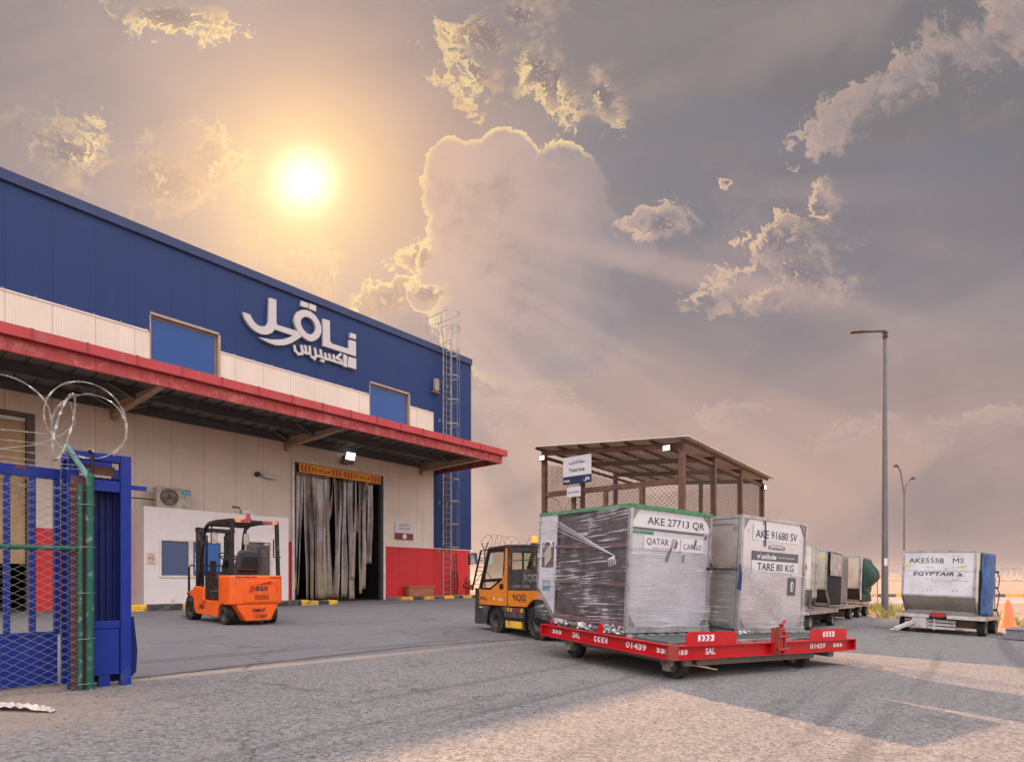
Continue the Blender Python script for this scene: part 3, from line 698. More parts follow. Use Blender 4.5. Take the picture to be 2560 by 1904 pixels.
# ---- ladder with safety cage
GALV = M('galvanised', (.30, .285, .275), .4, metal=.7, dirt=(.18, .10, .06), da=.3, var=.2)
ld = thing('cage_ladder', fw(19.52, .0, 0), YAWB, 'tall galvanised caged ladder fixed to the blue corner of the warehouse', 'ladder')
w = MB()
for x in (-.25, .25): w.box(x-.025, x+.025, -.30, -.27, .05, 12.6)
for sx in (-1, 1):
    w.bar((sx*.25, -.285, 12.6), (sx*.38, -.285, 12.95), .04); w.bar((sx*.38, -.285, 12.95), (sx*.38, -.285, 13.75), .04)
    w.bar((sx*.38, -.285, 13.75), (sx*.38, .75, 13.75), .035); w.bar((sx*.38, .75, 13.75), (sx*.38, .70, 12.2), .04); w.bar((sx*.38, -.285, 13.3), (sx*.38, .2, 13.3), .03); w.bar((sx*.38, -.2, 12.75), (sx*.38, .7, 12.62), .03)
w.build('side_rail', GALV, ld)
w = MB()
for i in range(42): w.cyl((-.24, -.285, .3+i*.295), (.24, -.285, .3+i*.295), .011, 6)
w.each('rung', GALV, ld)
w = MB()
for z in [2.45, 3.55, 4.65, 5.7, 7.2, 8.35, 9.5, 10.65, 11.8, 13.0, 13.75]:
    rx = .36 if z < 12.5 else .40
    pts = [(-.25 if z < 12.5 else -.38, -.29, z)] + [(rx*math.cos(R(a)), -.62+ (-.38)*math.sin(R(a)), z) for a in range(180, -1, -20)] + [(.25 if z < 12.5 else .38, -.29, z)]
    for a, b_ in zip(pts, pts[1:]): w.bar(a, b_, .008, .05)
for a in (180, 135, 90, 45, 0):
    w.bar((.355*math.cos(R(a)), -.62-.375*math.sin(R(a)), 2.42), (.355*math.cos(R(a)), -.62-.375*math.sin(R(a)), 13.75), .035, .01)
w.build('safety_cage', GALV, ld)
w = MB()
for z in (2.3, 4.6, 8.6, 10.4):
    for x in (-.25, .25): w = MB(); w.box(x-.02, x+.02, -.29, .01, z, z+.05); w.box(x-.06, x+.06, -.012, .0, z-.04, z+.09); w.build('wall_bracket', GALV, ld)
# ---- small fittings on the wall
t_ = thing('floodlight', fw(13.95, .02, 5.75), YAWB, 'lit white floodlight above the loading door', 'floodlight')
w = MB(); w.box(-.03, .03, -.12, .0, -.02, .03); w.box(-.2, .2, -.02, 0, -.06, .08); w.build('mount', M('cast_grey', (.12, .11, .11), .5), t_)
w = MB(); w.M = Matrix.Translation((0, -.30, .13)) @ Matrix.Rotation(R(-32), 4, 'X'); w.prism([(-.12, -.03), (.14, -.16), (.14, .16), (-.12, .10)], 'x', -.24, .24); hd = w.build('housing', M('cast_grey'), t_, bevel=.01)
w = MB(); w.M = Matrix.Translation((0, -.30, .13)) @ Matrix.Rotation(R(-32), 4, 'X')
w.M = Matrix.Translation((0, -.43, .22)) @ Matrix.Rotation(R(20), 4, 'X'); w.box(-.20, .20, -.02, .0, -.13, .15); w.build('lamp_glass', M('lamp_lit', (1, .98, .9), .4, emit=(1, .96, .86, 2.2)), t_)
t_ = thing('security_camera', fw(10.45, .02, 4.72), YAWB, 'small white bullet camera on the cream wall above the booth', 'camera')
w = MB(); w.cyl((0, -.02, .04), (0, -.16, .02), .05, 14); w.build('mount', WHT, t_, smooth=True)
w = MB(); w.cyl((-.02, -.16, .02), (.42, -.22, -.03), .055, 16); w.box(-.02, .42, -.28, -.15, .04, .055); w.build('housing', WHT, t_, smooth=True)
w = MB(); w.lathe([(.001, .10), (.05, .09), (.085, .05), (.10, 0)], (-.22, -.06, .05), 'y', 16); w.cyl((-.22, -.14, .05), (-.22, -.02, .05), .085, 18); w.build('dome_lens', INK, t_, smooth=True)
t_ = thing('junction_box', fw(18.98, .02, 10.0), YAWB, 'grey weathered junction box beside the ladder', 'electrical box')
w = MB(); w.box(-.13, .13, -.16, 0, 0, .55); w.build('case', M('box_grey', (.28, .24, .23), .6), t_, bevel=.01)
w = MB(); w.box(-.26, .1, -.2, -.02, -.16, -.05); w.bar((-.2, -.12, -.05), (-.2, -.1, .1), .04); w.build('hinge_bracket', M('rust_metal', (.14, .09, .07), .7), t_)
# air conditioner on the booth roof
t_ = thing('air_conditioner', fw(6.72, .62, 3.14), YAWB, 'beige outdoor air conditioner unit with round fan on the booth roof', 'air conditioner')
ACM = M('ac_beige', (.42, .37, .31), .5, dirt=(.2, .15, .11), da=.3)
w = MB(); w.box(0, 1.02, 0, .34, .03, .72); bd = w.build('case', ACM, t_, bevel=.012)
w = MB()
for a in range(0, 360, 15): w.bar((.36+.08*math.cos(R(a)), -.016, .40+.08*math.sin(R(a))), (.36+.27*math.cos(R(a)), -.016, .40+.27*math.sin(R(a))), .008)
for r_ in (.09, .15, .21, .27): w.tube([(.36+r_*math.cos(R(a)), -.022, .40+r_*math.sin(R(a))) for a in range(0, 360, 12)], .005, 5, closed=True)
w.build('fan_grille', M('ac_grille', (.30, .26, .22), .5), t_)
w = MB(); w.cyl((.36, -.006, .40), (.36, .0, .40), .27, 32); w.build('fan_opening', M('ac_dark', (.045, .035, .03), .6), t_)
w = MB()
for a in (10, 130, 250): w.prism([(.36, .40), (.36+.24*math.cos(R(a)), .40+.24*math.sin(R(a))), (.36+.24*math.cos(R(a+50)), .40+.24*math.sin(R(a+50)))], 'y', -.012, -.008)
w.build('fan_blade', M('blade', (.16, .11, .08), .5), t_)
w = MB(); w.box(.73, .98, -.006, -.001, .52, .66); lb = w.build('badge', M('badge_blue', (.02, .25, .42), .4), t_)
w = MB(); write(w, 'Midea', (.79, -.009, .565), (1, 0, 0), .16, .055); w.build('lettering', INKW, lb)
w = MB(); w.box(.08, .18, .02, .32, 0, .03); w.box(.8, .9, .02, .32, 0, .03); w.build('foot', INK, t_)
w = MB(); w.tube([(0, .2, .30), (-.5, .25, .31), (-1.2, .5, .30), (-1.6, .59, .28)], .02, 8); w.build('pipe', INK, t_, smooth=True)
t_ = thing('roof_antenna', fw(9.1, 1.0, 3.14), YAWB, 'small white antenna box with cable on the booth roof edge', 'antenna')
w = MB(); w.box(.1, .42, -.10, .1, .01, .16); w.build('case', WHT, t_, bevel=.02); w = MB(); w.lathe([(.001, .1), (.1, .09), (.16, .05), (.18, 0)], (.45, -.02, -.02), 'z', 16); w.build('dish', WHT, t_, smooth=True)
w = MB(); w.tube([(0, -.15, -.5), (0, -.16, .14), (.0, -.1, .22), (-.02, .1, .24)], .015, 8); w.box(-.16, .06, .0, .1, .2, .27); w.build('cable', M('cast_grey'), t_, smooth=True)

# ---- guard booth
bt = thing('guard_booth', fw(6.18, 1.2, .10), YAWB, 'low white rendered guard booth with two windows against the warehouse', 'booth')
REN = M('white_render', (.66, .60, .575), .8, dirt=(.46, .40, .36), da=.12, ds=2.0, var=.05, bump=.25, bs=30)
H_B = [(.42, 2.32, .86, 2.08), (3.05, 4.05, .72, 2.16)]
w = MB(); X = sorted({0., 4.65} | {q for h in H_B for q in h[:2]}); Z = sorted({0., 3.03} | {q for h in H_B for q in h[2:]})
for a, c in zip(X, X[1:]):
    for e, g_ in zip(Z, Z[1:]):
        if any(h[0] < (a+c)/2 < h[1] and h[2] < (e+g_)/2 < h[3] for h in H_B): continue
        w.box(a, c, 0, .14, e, g_)
w.box(0, .14, .14, 1.19, 0, 3.03); w.box(4.51, 4.65, .14, 1.19, 0, 3.03)
w.build('wall', REN, bt)
w = MB(); w.box(.14, 4.51, .14, 1.19, 2.85, 2.95); w.build('roof', REN, bt)
w = MB(); w.box(.14, 4.51, .9, .95, .02, 2.84); w.build('inner_wall', M('booth_inner', (.10, .10, .11), .8), bt)
FRC = M('cream_frame', (.62, .53, .45), .45); PBL = glass('booth_glass', (.045, .07, .15), .05); PBR = glass('booth_film', (.008, .085, .30), .08); PGR = glass('booth_grey_glass', (.10, .085, .075), .05)
x0, x1, z0, z1 = H_B[0]; f = MB()
f.box(x0, x1, .0-.012, .1, z1-.07, z1); f.box(x0, x1, -.03, .1, z0, z0+.07); f.box(x0, x0+.06, -.012, .1, z0+.07, z1-.07); f.box(x1-.06, x1, -.012, .1, z0+.07, z1-.07); f.box(1.27, 1.40, .0, .1, z0+.07, z1-.07)
fo = f.build('window', FRC, bt); w = MB(); w.box(x0+.06, 1.27, .05, .06, z0+.07, z1-.07); w.build('pane', PBL, fo); w = MB(); w.box(1.40, x1-.06, .05, .06, z0+.07, z1-.07); w.build('pane', PBR, fo)
x0, x1, z0, z1 = H_B[1]; f = MB()
f.box(x0, x1, -.012, .1, z1-.06, z1); f.box(x1-.09, x1, -.012, .1, z0, z1-.06); f.box(x0, x0+.05, -.012, .1, z0, z1-.06); f.box(x0+.05, x1-.09, -.02, .1, z0, z0+.05)
fo = f.build('window', FRC, bt); w = MB(); w.box(x0+.05, x1-.09, .05, .06, z0+.05, z1-.06); w.build('pane', PGR, fo)
w = MB(); w.box(x1-.28, x1-.12, .04, .049, z1-.15, z1-.08); w.build('sticker', WHT, fo)
w = MB()
for k in range(3): w.tube([(x0+.15+.26*k+.18*math.cos(R(a)), .04, 1.7+.22*math.sin(R(a))) for a in range(0, 181, 20)], .008, 5)
for k in range(6): w.box(x0+.1+.12*k, x0+.115+.12*k, .035, .045, z0+.05, 1.55)
w.box(x0+.06, x1-.1, .035, .045, 1.55, 1.57); w.build('grille', M('grille_dark', (.05, .04, .04), .5), fo)
w = MB(); w.box(.06, .33, -.006, -.001, 1.25, 1.62); sgn = w.build('no_smoking_sign', M('notice_paper', (.62, .50, .42), .6, var=.08), bt)
w = MB(); w.tube([(.195+.075*math.cos(R(a)), -.010, 1.45+.085*math.sin(R(a))) for a in range(0, 360, 20)], .008, 4, closed=True); w.bar((.14, -.010, 1.51), (.25, -.010, 1.39), .014, .004); w.build('ban_ring', INKR, sgn)
w = MB(); w.box(.14, .25, -.009, -.007, 1.435, 1.455); write(w, 'NO SMOKING', (.09, -.009, 1.275), (1, 0, 0), .21, .04, off=.01); write(w, arabic('ممنوع'), (.12, -.009, 1.56), (1, 0, 0), .15, .04); w.build('lettering', INK, sgn)

# ---- items at the foot of the right-hand wall
zc = .13
t_ = thing('planter', fw(17.05, .42, zc), YAWB, 'long terracotta planter box on the pavement by the red wall', 'planter')
w = MB(); a = [(0, 0), (1.55, 0), (1.55, .32), (0, .32)]
w.add([(.06, .04, .05), (1.49, .04, .05), (1.49, .30, .05), (.06, .30, .05), (0, 0, .42), (1.55, 0, .42), (1.55, .34, .42), (0, .34, .42)], [(3,2,1,0), (0,1,5,4), (1,2,6,5), (2,3,7,6), (3,0,4,7), (4,5,6,7)])
w.box(-.03, 1.58, -.03, .37, .42, .48); w.box(.0, 1.55, .0, .34, 0, .05); w.build('box', M('terracotta', (.38, .13, .07), .7, dirt=(.3, .2, .15), da=.3), t_, bevel=.01)
t_ = thing('fire_hydrant', fw(20.6, .62, .10), YAWB, 'red fire hydrant on the pavement near the warehouse corner', 'hydrant')
HR = M('hydrant_red', (.36, .03, .02), .5, dirt=(.2, .05, .04), da=.3)
w = MB(); w.lathe([(.001, 0), (.19, 0), (.19, .05), (.12, .06), (.12, .62), (.17, .63), (.17, .68), (.15, .70), (.14, .78), (.09, .86), (.05, .90), (.05, .98), (.001, .99)], n=20); w.build('barrel', HR, t_, smooth=True)
w = MB(); w.cyl((-.26, 0, .48), (.26, 0, .48), .07, 14); w.cyl((-.27, 0, .48), (-.21, 0, .48), .09, 14); w.cyl((.21, 0, .48), (.27, 0, .48), .09, 14); w.cyl((0, -.25, .42), (0, 0, .42), .085, 14); w.cyl((0, -.27, .42), (0, -.21, .42), .10, 14); w.build('nozzle', HR, t_, smooth=True)
t_ = thing('fire_hose', fw(20.12, .12, .15), YAWB, 'dark hanging hose on a rusty standpipe between ladder and hydrant', 'hose')
w = MB(); w.tube([(0, -.08, .0), (0, -.08, 1.1), (.02, -.08, 1.9), (.10, -.08, 2.05), (.14, -.08, 1.9), (.13, -.1, 1.2), (.06, -.1, .5)], .025, 8); w.build('pipe', M('rust_pipe', (.12, .04, .03), .6), t_, smooth=True)
w = MB(); w.tube([(-.28, -.1, .02), (-.24, -.1, .9), (-.1, -.1, 1.15), (.14, -.1, 1.1), (.2, -.1, .6), (.1, -.12, .05)], .03, 8); w.build('hose', INK, t_, smooth=True)
# things glinting inside the hall
t_ = thing('pallet_load', fw(15.0, -2.6, .012), YAWB, 'dark loaded pallet with red and white tape seen between the door strips', 'pallet')
w = MB(); w.box(-.7, .7, -.5, .5, .14, 1.5); w.build('load', M('load_dark', (.03, .025, .03), .5), t_, bevel=.03)
w = MB()
for k in range(7): w.box(-.7+k*.21, -.58+k*.21, -.5, .5, 0, .14)
w.build('pallet', M('pallet_wood', (.2, .13, .08), .8), t_)
w = MB(); w.tube([(-.3, -.52, .5), (-.1, -.53, .75), (.1, -.53, 1.1)], .035, 6); w.box(-.35, -.1, -.52, -.505, .38, .44); w.build('tape', M('tape_white', (.7, .5, .4), .5), t_)

# ================================================================ FORKLIFT
FKO = (-5.40, 12.0, 0.); FKY = math.atan2(.714, .70)
fk = thing('forklift', FKO, FKY, 'orange and black electric forklift truck seen from behind beside the booth', 'forklift')
FO = M('forklift_orange', (.80, .105, .006), .42, var=.06, vs=1.5, dirt=(.35, .09, .03), da=.28, ds=6, coat=.08, spec=.35); FB = M('forklift_black', (.011, .0105, .011), .42, var=.25, vs=3, dirt=(.10, .08, .07), da=.2)
RUB = M('tyre_rubber', (.015, .014, .014), .85, var=.25, vs=6, dirt=(.09, .075, .06), da=.4, bump=.3, bs=40); RIMM = M('rim_dark', (.045, .045, .048), .5)
def tyre(par, x, y, z, r, w_, side=-1, name='wheel', rim=None, lug=True, rimr=.55):
    """wheel > tyre, rim; axle along local x, side = which way the outer face looks"""
    rim = rim or RIMM
    b = MB(); h = w_/2; r1 = r*rimr
    b.lathe([(r1, -h*.8), (r1+.01, -h), (r*.90, -h), (r, -h*.72), (r, h*.72), (r*.90, h), (r1+.01, h), (r1, h*.8), (r1, -h*.8)], (x, y, z), 'x', 32)
    if lug:
        n = 22
        for k in range(n):
            a = 2*math.pi*k/n
            for sgn in (-1, 1):
                a2 = a + (math.pi/n if sgn > 0 else 0)
                b.M = Matrix.Translation((x, y, z)) @ Matrix.Rotation(a2, 4, 'X')
                b.box(sgn*h*.05, sgn*h*1.0, -.022*r/.3, .022*r/.3, r*.93, r*1.018)
        b.M = None
    o = b.build(name, RUB, par, smooth=True)
    b = MB(); s = side
    b.lathe([(.001, s*h*.45), (r*.16, s*h*.5), (r*.18, s*h*.35), (r1*.72, s*h*.30), (r1*.95, s*h*.75), (r1, s*h*.8), (r1, -s*h*.7), (.001, -s*h*.7)], (x, y, z), 'x', 24)
    for k in range(6):
        a = 2*math.pi*k/6; b.cyl((x+s*h*.28, y+r1*.42*math.cos(a), z+r1*.42*math.sin(a)), (x+s*h*.42, y+r1*.42*math.cos(a), z+r1*.42*math.sin(a)), .012, 6)
    b.build('rim', rim, o, smooth=True)
    return o
tyre(fk, -.42, 0, .19, .195, .18, -1); tyre(fk, .42, 0, .19, .195, .18, 1)
tyre(fk, -.43, 2.0, .27, .275, .20, -1); tyre(fk, .43, 2.0, .27, .275, .20, 1)
# counterweight: rounded tail block and tapering skirt
w = MB(); w.prism(rrect(-.525, .525, -.44, .30, .12), 'z', .40, .985); cw = w.build('counterweight', FO, fk, smooth=True, bevel=.035, seg=3)
w = MB(); w.prism([(-.42, .40), (.42, .40), (.27, .075), (-.23, .075)], 'y', -.43, -.12); w.build('rear_skirt', FO, fk, smooth=True, bevel=.02)
w = MB(); w.prism([(-.20, .88), (.33, .88), (.37, .84), (.41, .50), (.38, .45), (-.25, .45), (-.28, .50), (-.24, .84)], 'y', -.452, -.436); pn = w.build('rear_panel', FO, fk, smooth=True, bevel=.008)
w = MB(); w.M = Matrix.Translation((-.16, -.456, .66)); write(w, 'eax', (.10, 0, .015), (1, 0, 0), .26, .095, off=.018, shear=.15); w.build('lettering', INK, pn)
w = MB(); write(w, 'p', (-.165, -.456, .635), (1, 0, 0), .09, .14, off=.03, shear=.15); shape2d(w, [(0, 0), (.34, .035), (.30, .0), (.36, .085), (.36, .10)], (-.09, -.456, .775), (1, 0, 0)); w.M = None; w.build('red_mark', M('mark_red', (.40, .01, .01), .5, var=.05), pn)
w = MB()
for k in range(5):
    for j in range(5): w.box(-.07+j*.058, -.02+j*.058, -.456, -.453, .50+k*.02, .508+k*.02)
w.build('grille', INK, pn)
w = MB(); write(w, 'www.peax.com', (-.44, -.445, .925), (1, 0, 0), .42, .045, off=.02); write(w, '013 820 5144', (.23, -.445, .925), (1, 0, 0), .24, .035, off=.02); write(w, '12260', (-.075, -.436, .14), (1, 0, 0), .26, .075, off=.012)
w.build('lettering', INK, fk)
w = MB(); w.prism([(-.12, .32), (.16, .32), (.13, .25), (-.09, .25)], 'y', -.434, -.428); w.build('tow_recess', M('recess_dark', (.28, .03, .01), .6), fk); w = MB(); w.cyl((.0, -.440, .285), (.0, -.43, .285), .028, 14); w.build('tow_pin', INK, fk, smooth=True)
# body sides with wheel arch
w = MB(); prof = [(.26, .14), (1.60, .17), (1.68, .28), (1.74, .50), (2.05, .60), (2.25, .57), (2.18, .62), (1.75, .70), (1.70, .76), (1.08, .72), (1.08, .47), (-.28, .47), (-.28, .40), (-.18, .40), (-.05, .41), (.12, .40), (.22, .32)]
w.prism(prof, 'x', -.525, -.42); w.build('side_panel', FO, fk, smooth=True, bevel=.015)
w = MB(); w.prism(prof, 'x', .42, .525); w.build('side_panel', FO, fk, smooth=True, bevel=.015)
w = MB(); w.box(-.42, .42, .1, 1.75, .16, .46); w.box(-.42, .42, 1.08, 1.72, .46, .55); w.box(-.30, .30, -.12, .1, .12, .40); w.build('chassis', FB, fk)
w = MB(); w.box(-.50, .50, -.28, 1.06, .48, .97); w.prism([(1.07, .56), (1.30, .56), (1.55, .80), (1.40, 1.02), (1.07, 1.0)], 'x', -.36, .36)
bb = w.build('battery_cover', FB, fk, smooth=True, bevel=.02)
w = MB(); w.tube([(-.505, .72, .66), (-.508, .30, .66), (-.508, .22, .70), (-.508, .20, .86)], .006, 5)
for k in range(4): w.box(-.512, -.50, -.20, -.08, .66+k*.05, .675+k*.05)
w.build('door_groove', M('groove_grey', (.16, .15, .15), .5), bb)
w = MB(); w.M = Matrix.Translation((-.529, 1.28, .26)); write(w, 'eax', (0, -.0, .02), (0, -1, 0), .24, .10, off=.018, shear=.15); w.build('lettering', INK, fk)
w = MB(); write(w, 'p', (-.529, 1.37, .245), (0, -1, 0), .085, .13, off=.03, shear=.15); shape2d(w, [(0, 0), (.32, .035), (.34, .085), (.34, .10)], (-.529, 1.28, .385), (0, -1, 0)); w.build('red_mark', M('mark_red'), fk)
# overhead guard
w = MB()
for sx in (-1, 1):
    w.bar((sx*.47, -.30, .97), (sx*.44, -.30, 2.06), .07, .06, up=(0, 1, 0)); 
    P_ = [(sx*.44, -.33, 2.07), (sx*.42, .6, 2.11), (sx*.41, 1.05, 2.10), (sx*.41, 1.25, 2.04), (sx*.42, 1.36, 1.90), (sx*.45, 1.75, .58)]
    for a, c in zip(P_, P_[1:]): w.bar(a, c, .06, .06, up=(1, 0, 0))
w.bar((-.45, -.33, 2.06), (.45, -.33, 2.06), .06, .05); w.bar((-.42, 1.15, 2.07), (.42, 1.15, 2.07), .06, .05)
for k in range(7): w.box(-.33+k*.11-.006, -.33+k*.11+.006, -.31, 1.14, 2.055, 2.10)
w.build('overhead_guard', FB, fk, bevel=.008)
LA = M('lamp_amber', (.75, .22, .03), .25, var=.1, coat=.6); LR = M('lamp_red', (.30, .02, .02), .25, var=.1, coat=.6)
for x0 in (-.42, .12):
    w = MB(); w.prism(rrect(x0, x0+.30, 2.03, 2.085, .02), 'y', -.385, -.335); lp = w.build('tail_lamp', LR, fk, smooth=True)
    w = MB(); w.prism(rrect(x0+(.0 if x0 < 0 else .19), x0+(.11 if x0 < 0 else .30), 2.028, 2.087, .02), 'y', -.388, -.334); w.build('indicator', LA, lp, smooth=True)
w = MB(); w.cyl((-.02, .0, 2.10), (-.02, .0, 2.14), .07, 14); w.cyl((-.02, 0, 2.14), (-.02, 0, 2.17), .05, 14); w.cyl((-.02, 0, 2.17), (-.02, 0, 2.26), .042, 14, r2=.035); w.build('beacon', LR, fk, smooth=True)
MIR = M('mirror_face', (.32, .27, .23), .12, metal=1., var=.3, vs=9)
for sx in (-1, 1):
    w = MB(); w.prism(rrect(sx*.33-.065, sx*.33+.065, 1.66, 1.92, .03), 'y', 1.02, 1.05); mo = w.build('mirror', FB, fk, smooth=True); w = MB(); w.prism(rrect(sx*.33-.055, sx*.33+.055, 1.67, 1.91, .025), 'y', 1.012, 1.019); w.build('mirror_glass', MIR, mo)
    w = MB(); w.bar((sx*.33, 1.05, 1.9), (sx*.36, 1.12, 2.05), .02); w.build('mirror_arm', FB, mo)
w = MB(); w.tube([(.52, -.30, 1.36), (.36, -.34, 1.36), (.36, -.34, 1.72), (.47, -.30, 1.72)], .014, 8); w.build('grab_handle', FB, fk, smooth=True)
# seat, steering, levers
SE = M('seat_vinyl', (.045, .043, .046), .5, var=.15)
w = MB(); w.prism([(.0, 1.0), (.52, 1.0), (.55, 1.08), (.48, 1.15), (.05, 1.13)], 'x', -.25, .22); w.build('seat_base', SE, fk, smooth=True, bevel=.03)
w = MB(); w.M = Matrix.Translation((-.02, -.02, 1.08)) @ Matrix.Rotation(R(8), 4, 'X'); w.prism([(-.25, .0), (.25, .0), (.26, .22), (.22, .38), (.15, .42), (-.15, .42), (-.22, .38), (-.26, .22)], 'y', -.05, .07); sb = w.build('seat_back', SE, fk, smooth=True, bevel=.03)
w = MB(); w.M = Matrix.Translation((-.02, -.02, 1.08)) @ Matrix.Rotation(R(8), 4, 'X'); w.prism([(-.18, .06), (.18, .06), (.15, .30), (-.15, .30)], 'y', -.064, -.051); w.build('document_pocket', M('pocket_black', (.02, .02, .021), .35), sb, bevel=.006)
w = MB(); w.M = Matrix.Translation((-.08, .98, 1.40)) @ Matrix.Rotation(R(28), 4, 'X'); w.tube([(.17*math.cos(R(a)), .17*math.sin(R(a)), 0) for a in range(0, 360, 15)], .014, 8, closed=True); w.bar((-.17, 0, 0), (.17, 0, 0), .03, .012); w.cyl((0, 0, .01), (0, 0, -.10), .05, 12, r2=.08); w.M = None; w.tube([(-.08, 1.02, 1.30), (-.08, 1.12, 1.16), (-.06, 1.18, .98)], .07, 10); w.build('steering_wheel', FB, fk, smooth=True)
for k in range(3): w = MB(); w.cyl((.12+.07*k, 1.2, 1.0), (.13+.07*k, 1.1, 1.24), .01, 6); w.lathe([(.001, .03), (.022, .02), (.022, -.01), (.001, -.02)], (.13+.07*k, 1.1, 1.24), 'z', 10); w.build('control_lever', FB, fk, smooth=True)
w = MB(); w.box(-.36, -.28, 1.05, 1.2, 1.0, 1.30); w.build('display_box', FB, fk, smooth=True)
w = MB(); w.prism([(.72, .97), (1.05, .97), (1.05, 1.06), (.78, 1.03)], 'x', -.38, .38); w.build('dashboard', FB, fk, bevel=.01)
# mast, carriage, forks
w = MB()
for sx in (-1, 1):
    w.box(sx*.36-.035, sx*.36+.035, 1.88, 2.0, .10, 2.07); w.box(sx*.27-.03, sx*.27+.03, 1.92, 2.04, .12, 2.03); w.cyl((sx*.20, 1.9, .2), (sx*.20, 1.9, 1.9), .03, 12)
for z in (.4, 1.0, 1.98): w.box(-.36, .36, 1.90, 1.96, z, z+.08)
w.box(-.40, .40, 1.86, 2.02, 1.97, 2.06)
ms = w.build('mast', FB, fk, smooth=True)
w = MB(); write(w, '0867', (-.397, 1.985, 1.10), (0, 0, 1), .42, .055, up=(0, 1, 0), off=.01); w.build('lettering', INKW, ms)
w = MB(); w.box(-.50, .50, 2.12, 2.16, .40, .50); w.box(-.50, .50, 2.12, 2.16, .12, .20)
for x in (-.48, -.24, 0, .24, .48): w.bar((x, 2.14, .5), (x, 2.14, 1.20), .022)
w.tube([(-.50, 2.14, .3), (-.50, 2.14, 1.16), (-.46, 2.14, 1.22), (.46, 2.14, 1.22), (.50, 2.14, 1.16), (.50, 2.14, .3)], .016, 8); w.box(-.5, .5, 2.05, 2.12, .20, .42)
w.build('load_backrest', FB, fk)
for x in (-.30, .30):
    w = MB(); w.prism([(2.16, .55), (2.20, .55), (2.21, .09), (3.2, .045), (3.2, .035), (2.16, .04)], 'x', x-.055, x+.055); w.build('fork', FB, fk)

# ================================================================ TOW TRACTOR
TO = M('tractor_orange', (.62, .19, .015), .42, var=.08, vs=2, dirt=(.28, .12, .04), da=.25, coat=.15); TD = M('tractor_grey', (.036, .036, .040), .5, var=.2, dirt=(.14, .11, .09), da=.3)
TK = M('tractor_black', (.009, .009, .010), .4, var=.2); CG = clear_glass('cab_glass', (.72, .82, .78), .82)
tt = thing('tow_tractor', (.47, 10.5, -.185), math.atan2(.55, .835), 'orange and dark grey tow tractor with amber beacon ahead of the red dolly', 'tow tractor')
TW = 1.16
for xo, s in ((.11, -1), (TW-.11, 1)):
    tyre(tt, xo, 1.46, .25, .25, .20, s, rimr=.5); tyre(tt, xo, .03, .31, .315, .20, s, rimr=.52)
def arc(cy, cz, r, a0, a1, n=10): return [(cy+r*math.cos(R(a0+(a1-a0)*i/n)), cz+r*math.sin(R(a0+(a1-a0)*i/n))) for i in range(n+1)]
low = [(2.27, .17), (2.27, .56), (1.02, .56), (.46, .56), (.44, .45)] ; 
low = [(2.27, .16)] + [(2.27, .555), (.44, .555)] + arc(.03, .30, .43, 12, 0, 2) + [(.44, .14), (1.08, .13)] + arc(1.46, .25, .345, 200, 0, 12)[0:0] + [(1.10, .24)] + arc(1.46, .25, .35, 172, 12, 10) + [(1.82, .20)]
for x0 in (0, TW-.05):
    w = MB(); w.prism(low, 'x', x0+.004, x0+.046); w.build('sill_panel', TD, tt, smooth=True, bevel=.006)
w = MB(); w.box(.05, TW-.05, -.1, 2.22, .28, .56); w.box(.24, TW-.24, -.5, 2.2, .12, .28); w.build('chassis', TK, tt)
w = MB(); w.box(-.02, .05, .50, 1.06, .16, .29); st = w.build('step', YEL, tt, bevel=.006)
w = MB(); w.box(-.01, .04, .46, 1.08, .30, .36); w.build('step_recess', TK, tt)
door = [(2.12, .57), (2.10, .875), (1.66, .875), (1.22, 1.07), (1.13, 1.25), (1.10, 1.66), (1.10, 1.70), (1.035, 1.71), (1.045, .57)]
rearp = [(1.0, .57), (1.0, .875), (.03, .88), (-.06, .80), (-.10, .72)] + arc(.03, .30, .43, 100, 40, 6)
winf = [(2.08, .89), (1.76, 1.68), (1.68, 1.72), (1.11, 1.71), (1.12, 1.64), (1.74, 1.62), (1.98, 1.02), (1.30, 1.04), (1.66, .89)]
